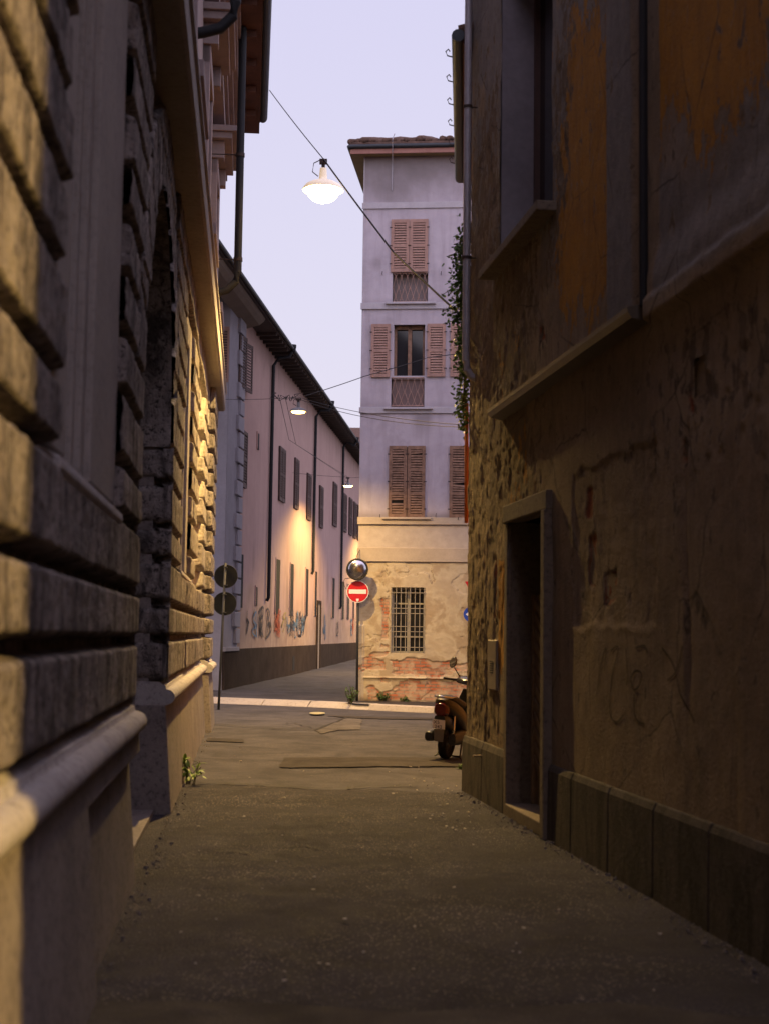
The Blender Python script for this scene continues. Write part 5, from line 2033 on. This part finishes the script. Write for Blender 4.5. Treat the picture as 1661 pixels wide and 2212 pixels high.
ivy = thing('ivy', (.95, 16.4, 4), 'green ivy hanging down the edge of the right house corner', 'ivy')
b, y = MB(), MB()
spine = [(1000, 525, .09), (998, 560, .13), (997, 600, .14), (997, 640, .14), (1000, 690, .13), (1002, 730, .09), (999, 755, .10), (1001, 790, .10), (1003, 830, .07), (1000, 870, .09), (1003, 905, .05)]
for (px_, py_, r_) in spine:
    c = at(px_, py_, 16.4)
    for k in range(int(1500 * r_)):
        q = Vector(c) + Vector((rv_.gauss(0, .55) * r_ * .9, rv_.gauss(0, .12), rv_.gauss(0, .11)))
        tgt = y if (py_ > 740 and rv_.random() < .4) else b
        leaf(tgt, q, rdir() + Vector((-.3, -.4, -.3)), rdir(), rv_.uniform(.04, .075), rv_.uniform(.025, .04))
for (p0, p1) in (((985, 625), (955, 637)), ((988, 660), (958, 672)), ((990, 690), (958, 700)), ((985, 690), (953, 676))):
    for k in range(16):
        t = rv_.random()
        c = at(p0[0] + (p1[0] - p0[0]) * t, p0[1] + (p1[1] - p0[1]) * t + rv_.uniform(-4, 4), 16.4)
        leaf(y if p0[1] < 640 else b, c, rdir(), rdir(), .05, .03)
b.build('foliage', M['leaf'], ivy)
y.build('young_leaves', M['leafy'], ivy)
b = MB()
b.tube([tuple(at(x, y_, 16.42)) for x, y_, r_ in spine], .012, 6)
for (p0, p1) in (((999, 600), (955, 637)), ((1000, 650), (957, 672)), ((1000, 680), (956, 700))):
    b.tube([tuple(at(p0[0], p0[1], 16.4)), tuple(at((p0[0] + p1[0]) / 2, (p0[1] + p1[1]) / 2 + 3, 16.4)), tuple(at(p1[0], p1[1], 16.4))], .004, 5)
b.build('stem', M['stem'], ivy)


def weed(c, h, n, label, mat=M['weed'], spread=.5, L=(.04, .08)):
    t = thing('weed', c, label, 'weed')
    b, s = MB(), MB()
    for k in range(n):
        d = Vector((rv_.gauss(0, spread), rv_.gauss(0, spread), 1)).normalized()
        hh = h * rv_.uniform(.5, 1.1)
        p0 = Vector(c) + Vector((rv_.uniform(-.05, .05), rv_.uniform(-.05, .05), 0))
        p1 = p0 + d * hh * .6
        p2 = p1 + (d + Vector((0, 0, -.3))) * hh * .4
        s.tube([p0, p1, p2], .004, 5)
        for j in range(7):
            tt = rv_.uniform(.25, 1)
            q = p0.lerp(p1, tt / .6) if tt < .6 else p1.lerp(p2, (tt - .6) / .4)
            leaf(b, q, d * .4 + rdir(), Vector((0, 0, 1)), rv_.uniform(*L), rv_.uniform(.5, .75) * L[0])
    b.build('foliage', mat, t)
    s.build('stem', M['stem'], t)
    return t


c = gnd(757, 1519, .13); weed(c, .42, 26, 'leafy weed growing at the left of the no entry post', spread=.35)
c = FT.p(.62, .13, .07); weed(c, .3, 34, 'bushy weed at the foot of the brick base of the corner house', spread=.8)
c = FT.p(1.15, .13, .07); weed(c, .14, 16, 'low weed tuft beside the bushy one under the barred window', spread=.9)
c = gnd(413, 1695); weed((c[0], c[1], 0), .34, 10, 'bright green weed sprouting from the foot of the stone palazzo', M['leafy'], .45, (.07, .12))
c = gnd(1000, 1662); weed((c[0], c[1], 0), .10, 16, 'small grass tuft at the foot of the right house corner', M['weed'], .9)

# litter and grit
rl = random.Random(4)
b = MB()
for k in range(150):
    if rl.random() < .6: px_, py_ = rl.gauss(960, 40), rl.uniform(1640, 1800)
    else: px_, py_ = rl.uniform(360, 1500), rl.uniform(1620, 2150)
    c = gnd(px_, py_)
    if c[0] > 3.05 - .135 * c[1] or c[0] < -.66 - .0928 * c[1]: continue
    r_ = rl.uniform(.006, .018)
    z = .022 + float(rz(np.array(c[0]), np.array(c[1])))
    a0 = rl.uniform(0, 6)
    ring = [(c[0] + r_ * rl.uniform(.6, 1.2) * math.cos(a0 + k2 * 1.257), c[1] + r_ * rl.uniform(.6, 1.4) * math.sin(a0 + k2 * 1.257), z + rl.uniform(0, .008)) for k2 in range(5)]
    b.prism(ring, [(x, y_, z_ + .005) for x, y_, z_ in ring])
tag(b.build('litter', simple('pale_grit', (.45, .41, .36), .8, 0, .3, 30, 0)), 'scattered pale grit and petals on the alley floor', 'litter', kind='stuff')
b = MB()
for k in range(1100):
    t = rl.random()
    sgn = rl.random() < .5
    if sgn: s = rl.uniform(6.5, 16); c = FR.p(s, 0, .05 + abs(rl.gauss(0, .09)))
    else: s = rl.uniform(6, 27); c = FL.p(s, 0, .03 + abs(rl.gauss(0, .08)))
    r_ = rl.uniform(.003, .010) if rl.random() < .93 else rl.uniform(.012, .022)
    ring = [(c[0] + r_ * rl.uniform(.6, 1.2) * math.cos(k2 * 1.257), c[1] + r_ * rl.uniform(.6, 1.2) * math.sin(k2 * 1.257), .012) for k2 in range(5)]
    b.prism(ring, [(x * .6 + c[0] * .4, y_ * .6 + c[1] * .4, .012 + r_ * .9) for x, y_, z_ in ring])
tag(b.build('gravel', simple('wall_foot_grit', (.16, .14, .125), .9, 0, .5, 30, 0)), 'grit and crumbs of render along the foot of the walls', 'gravel', kind='stuff')
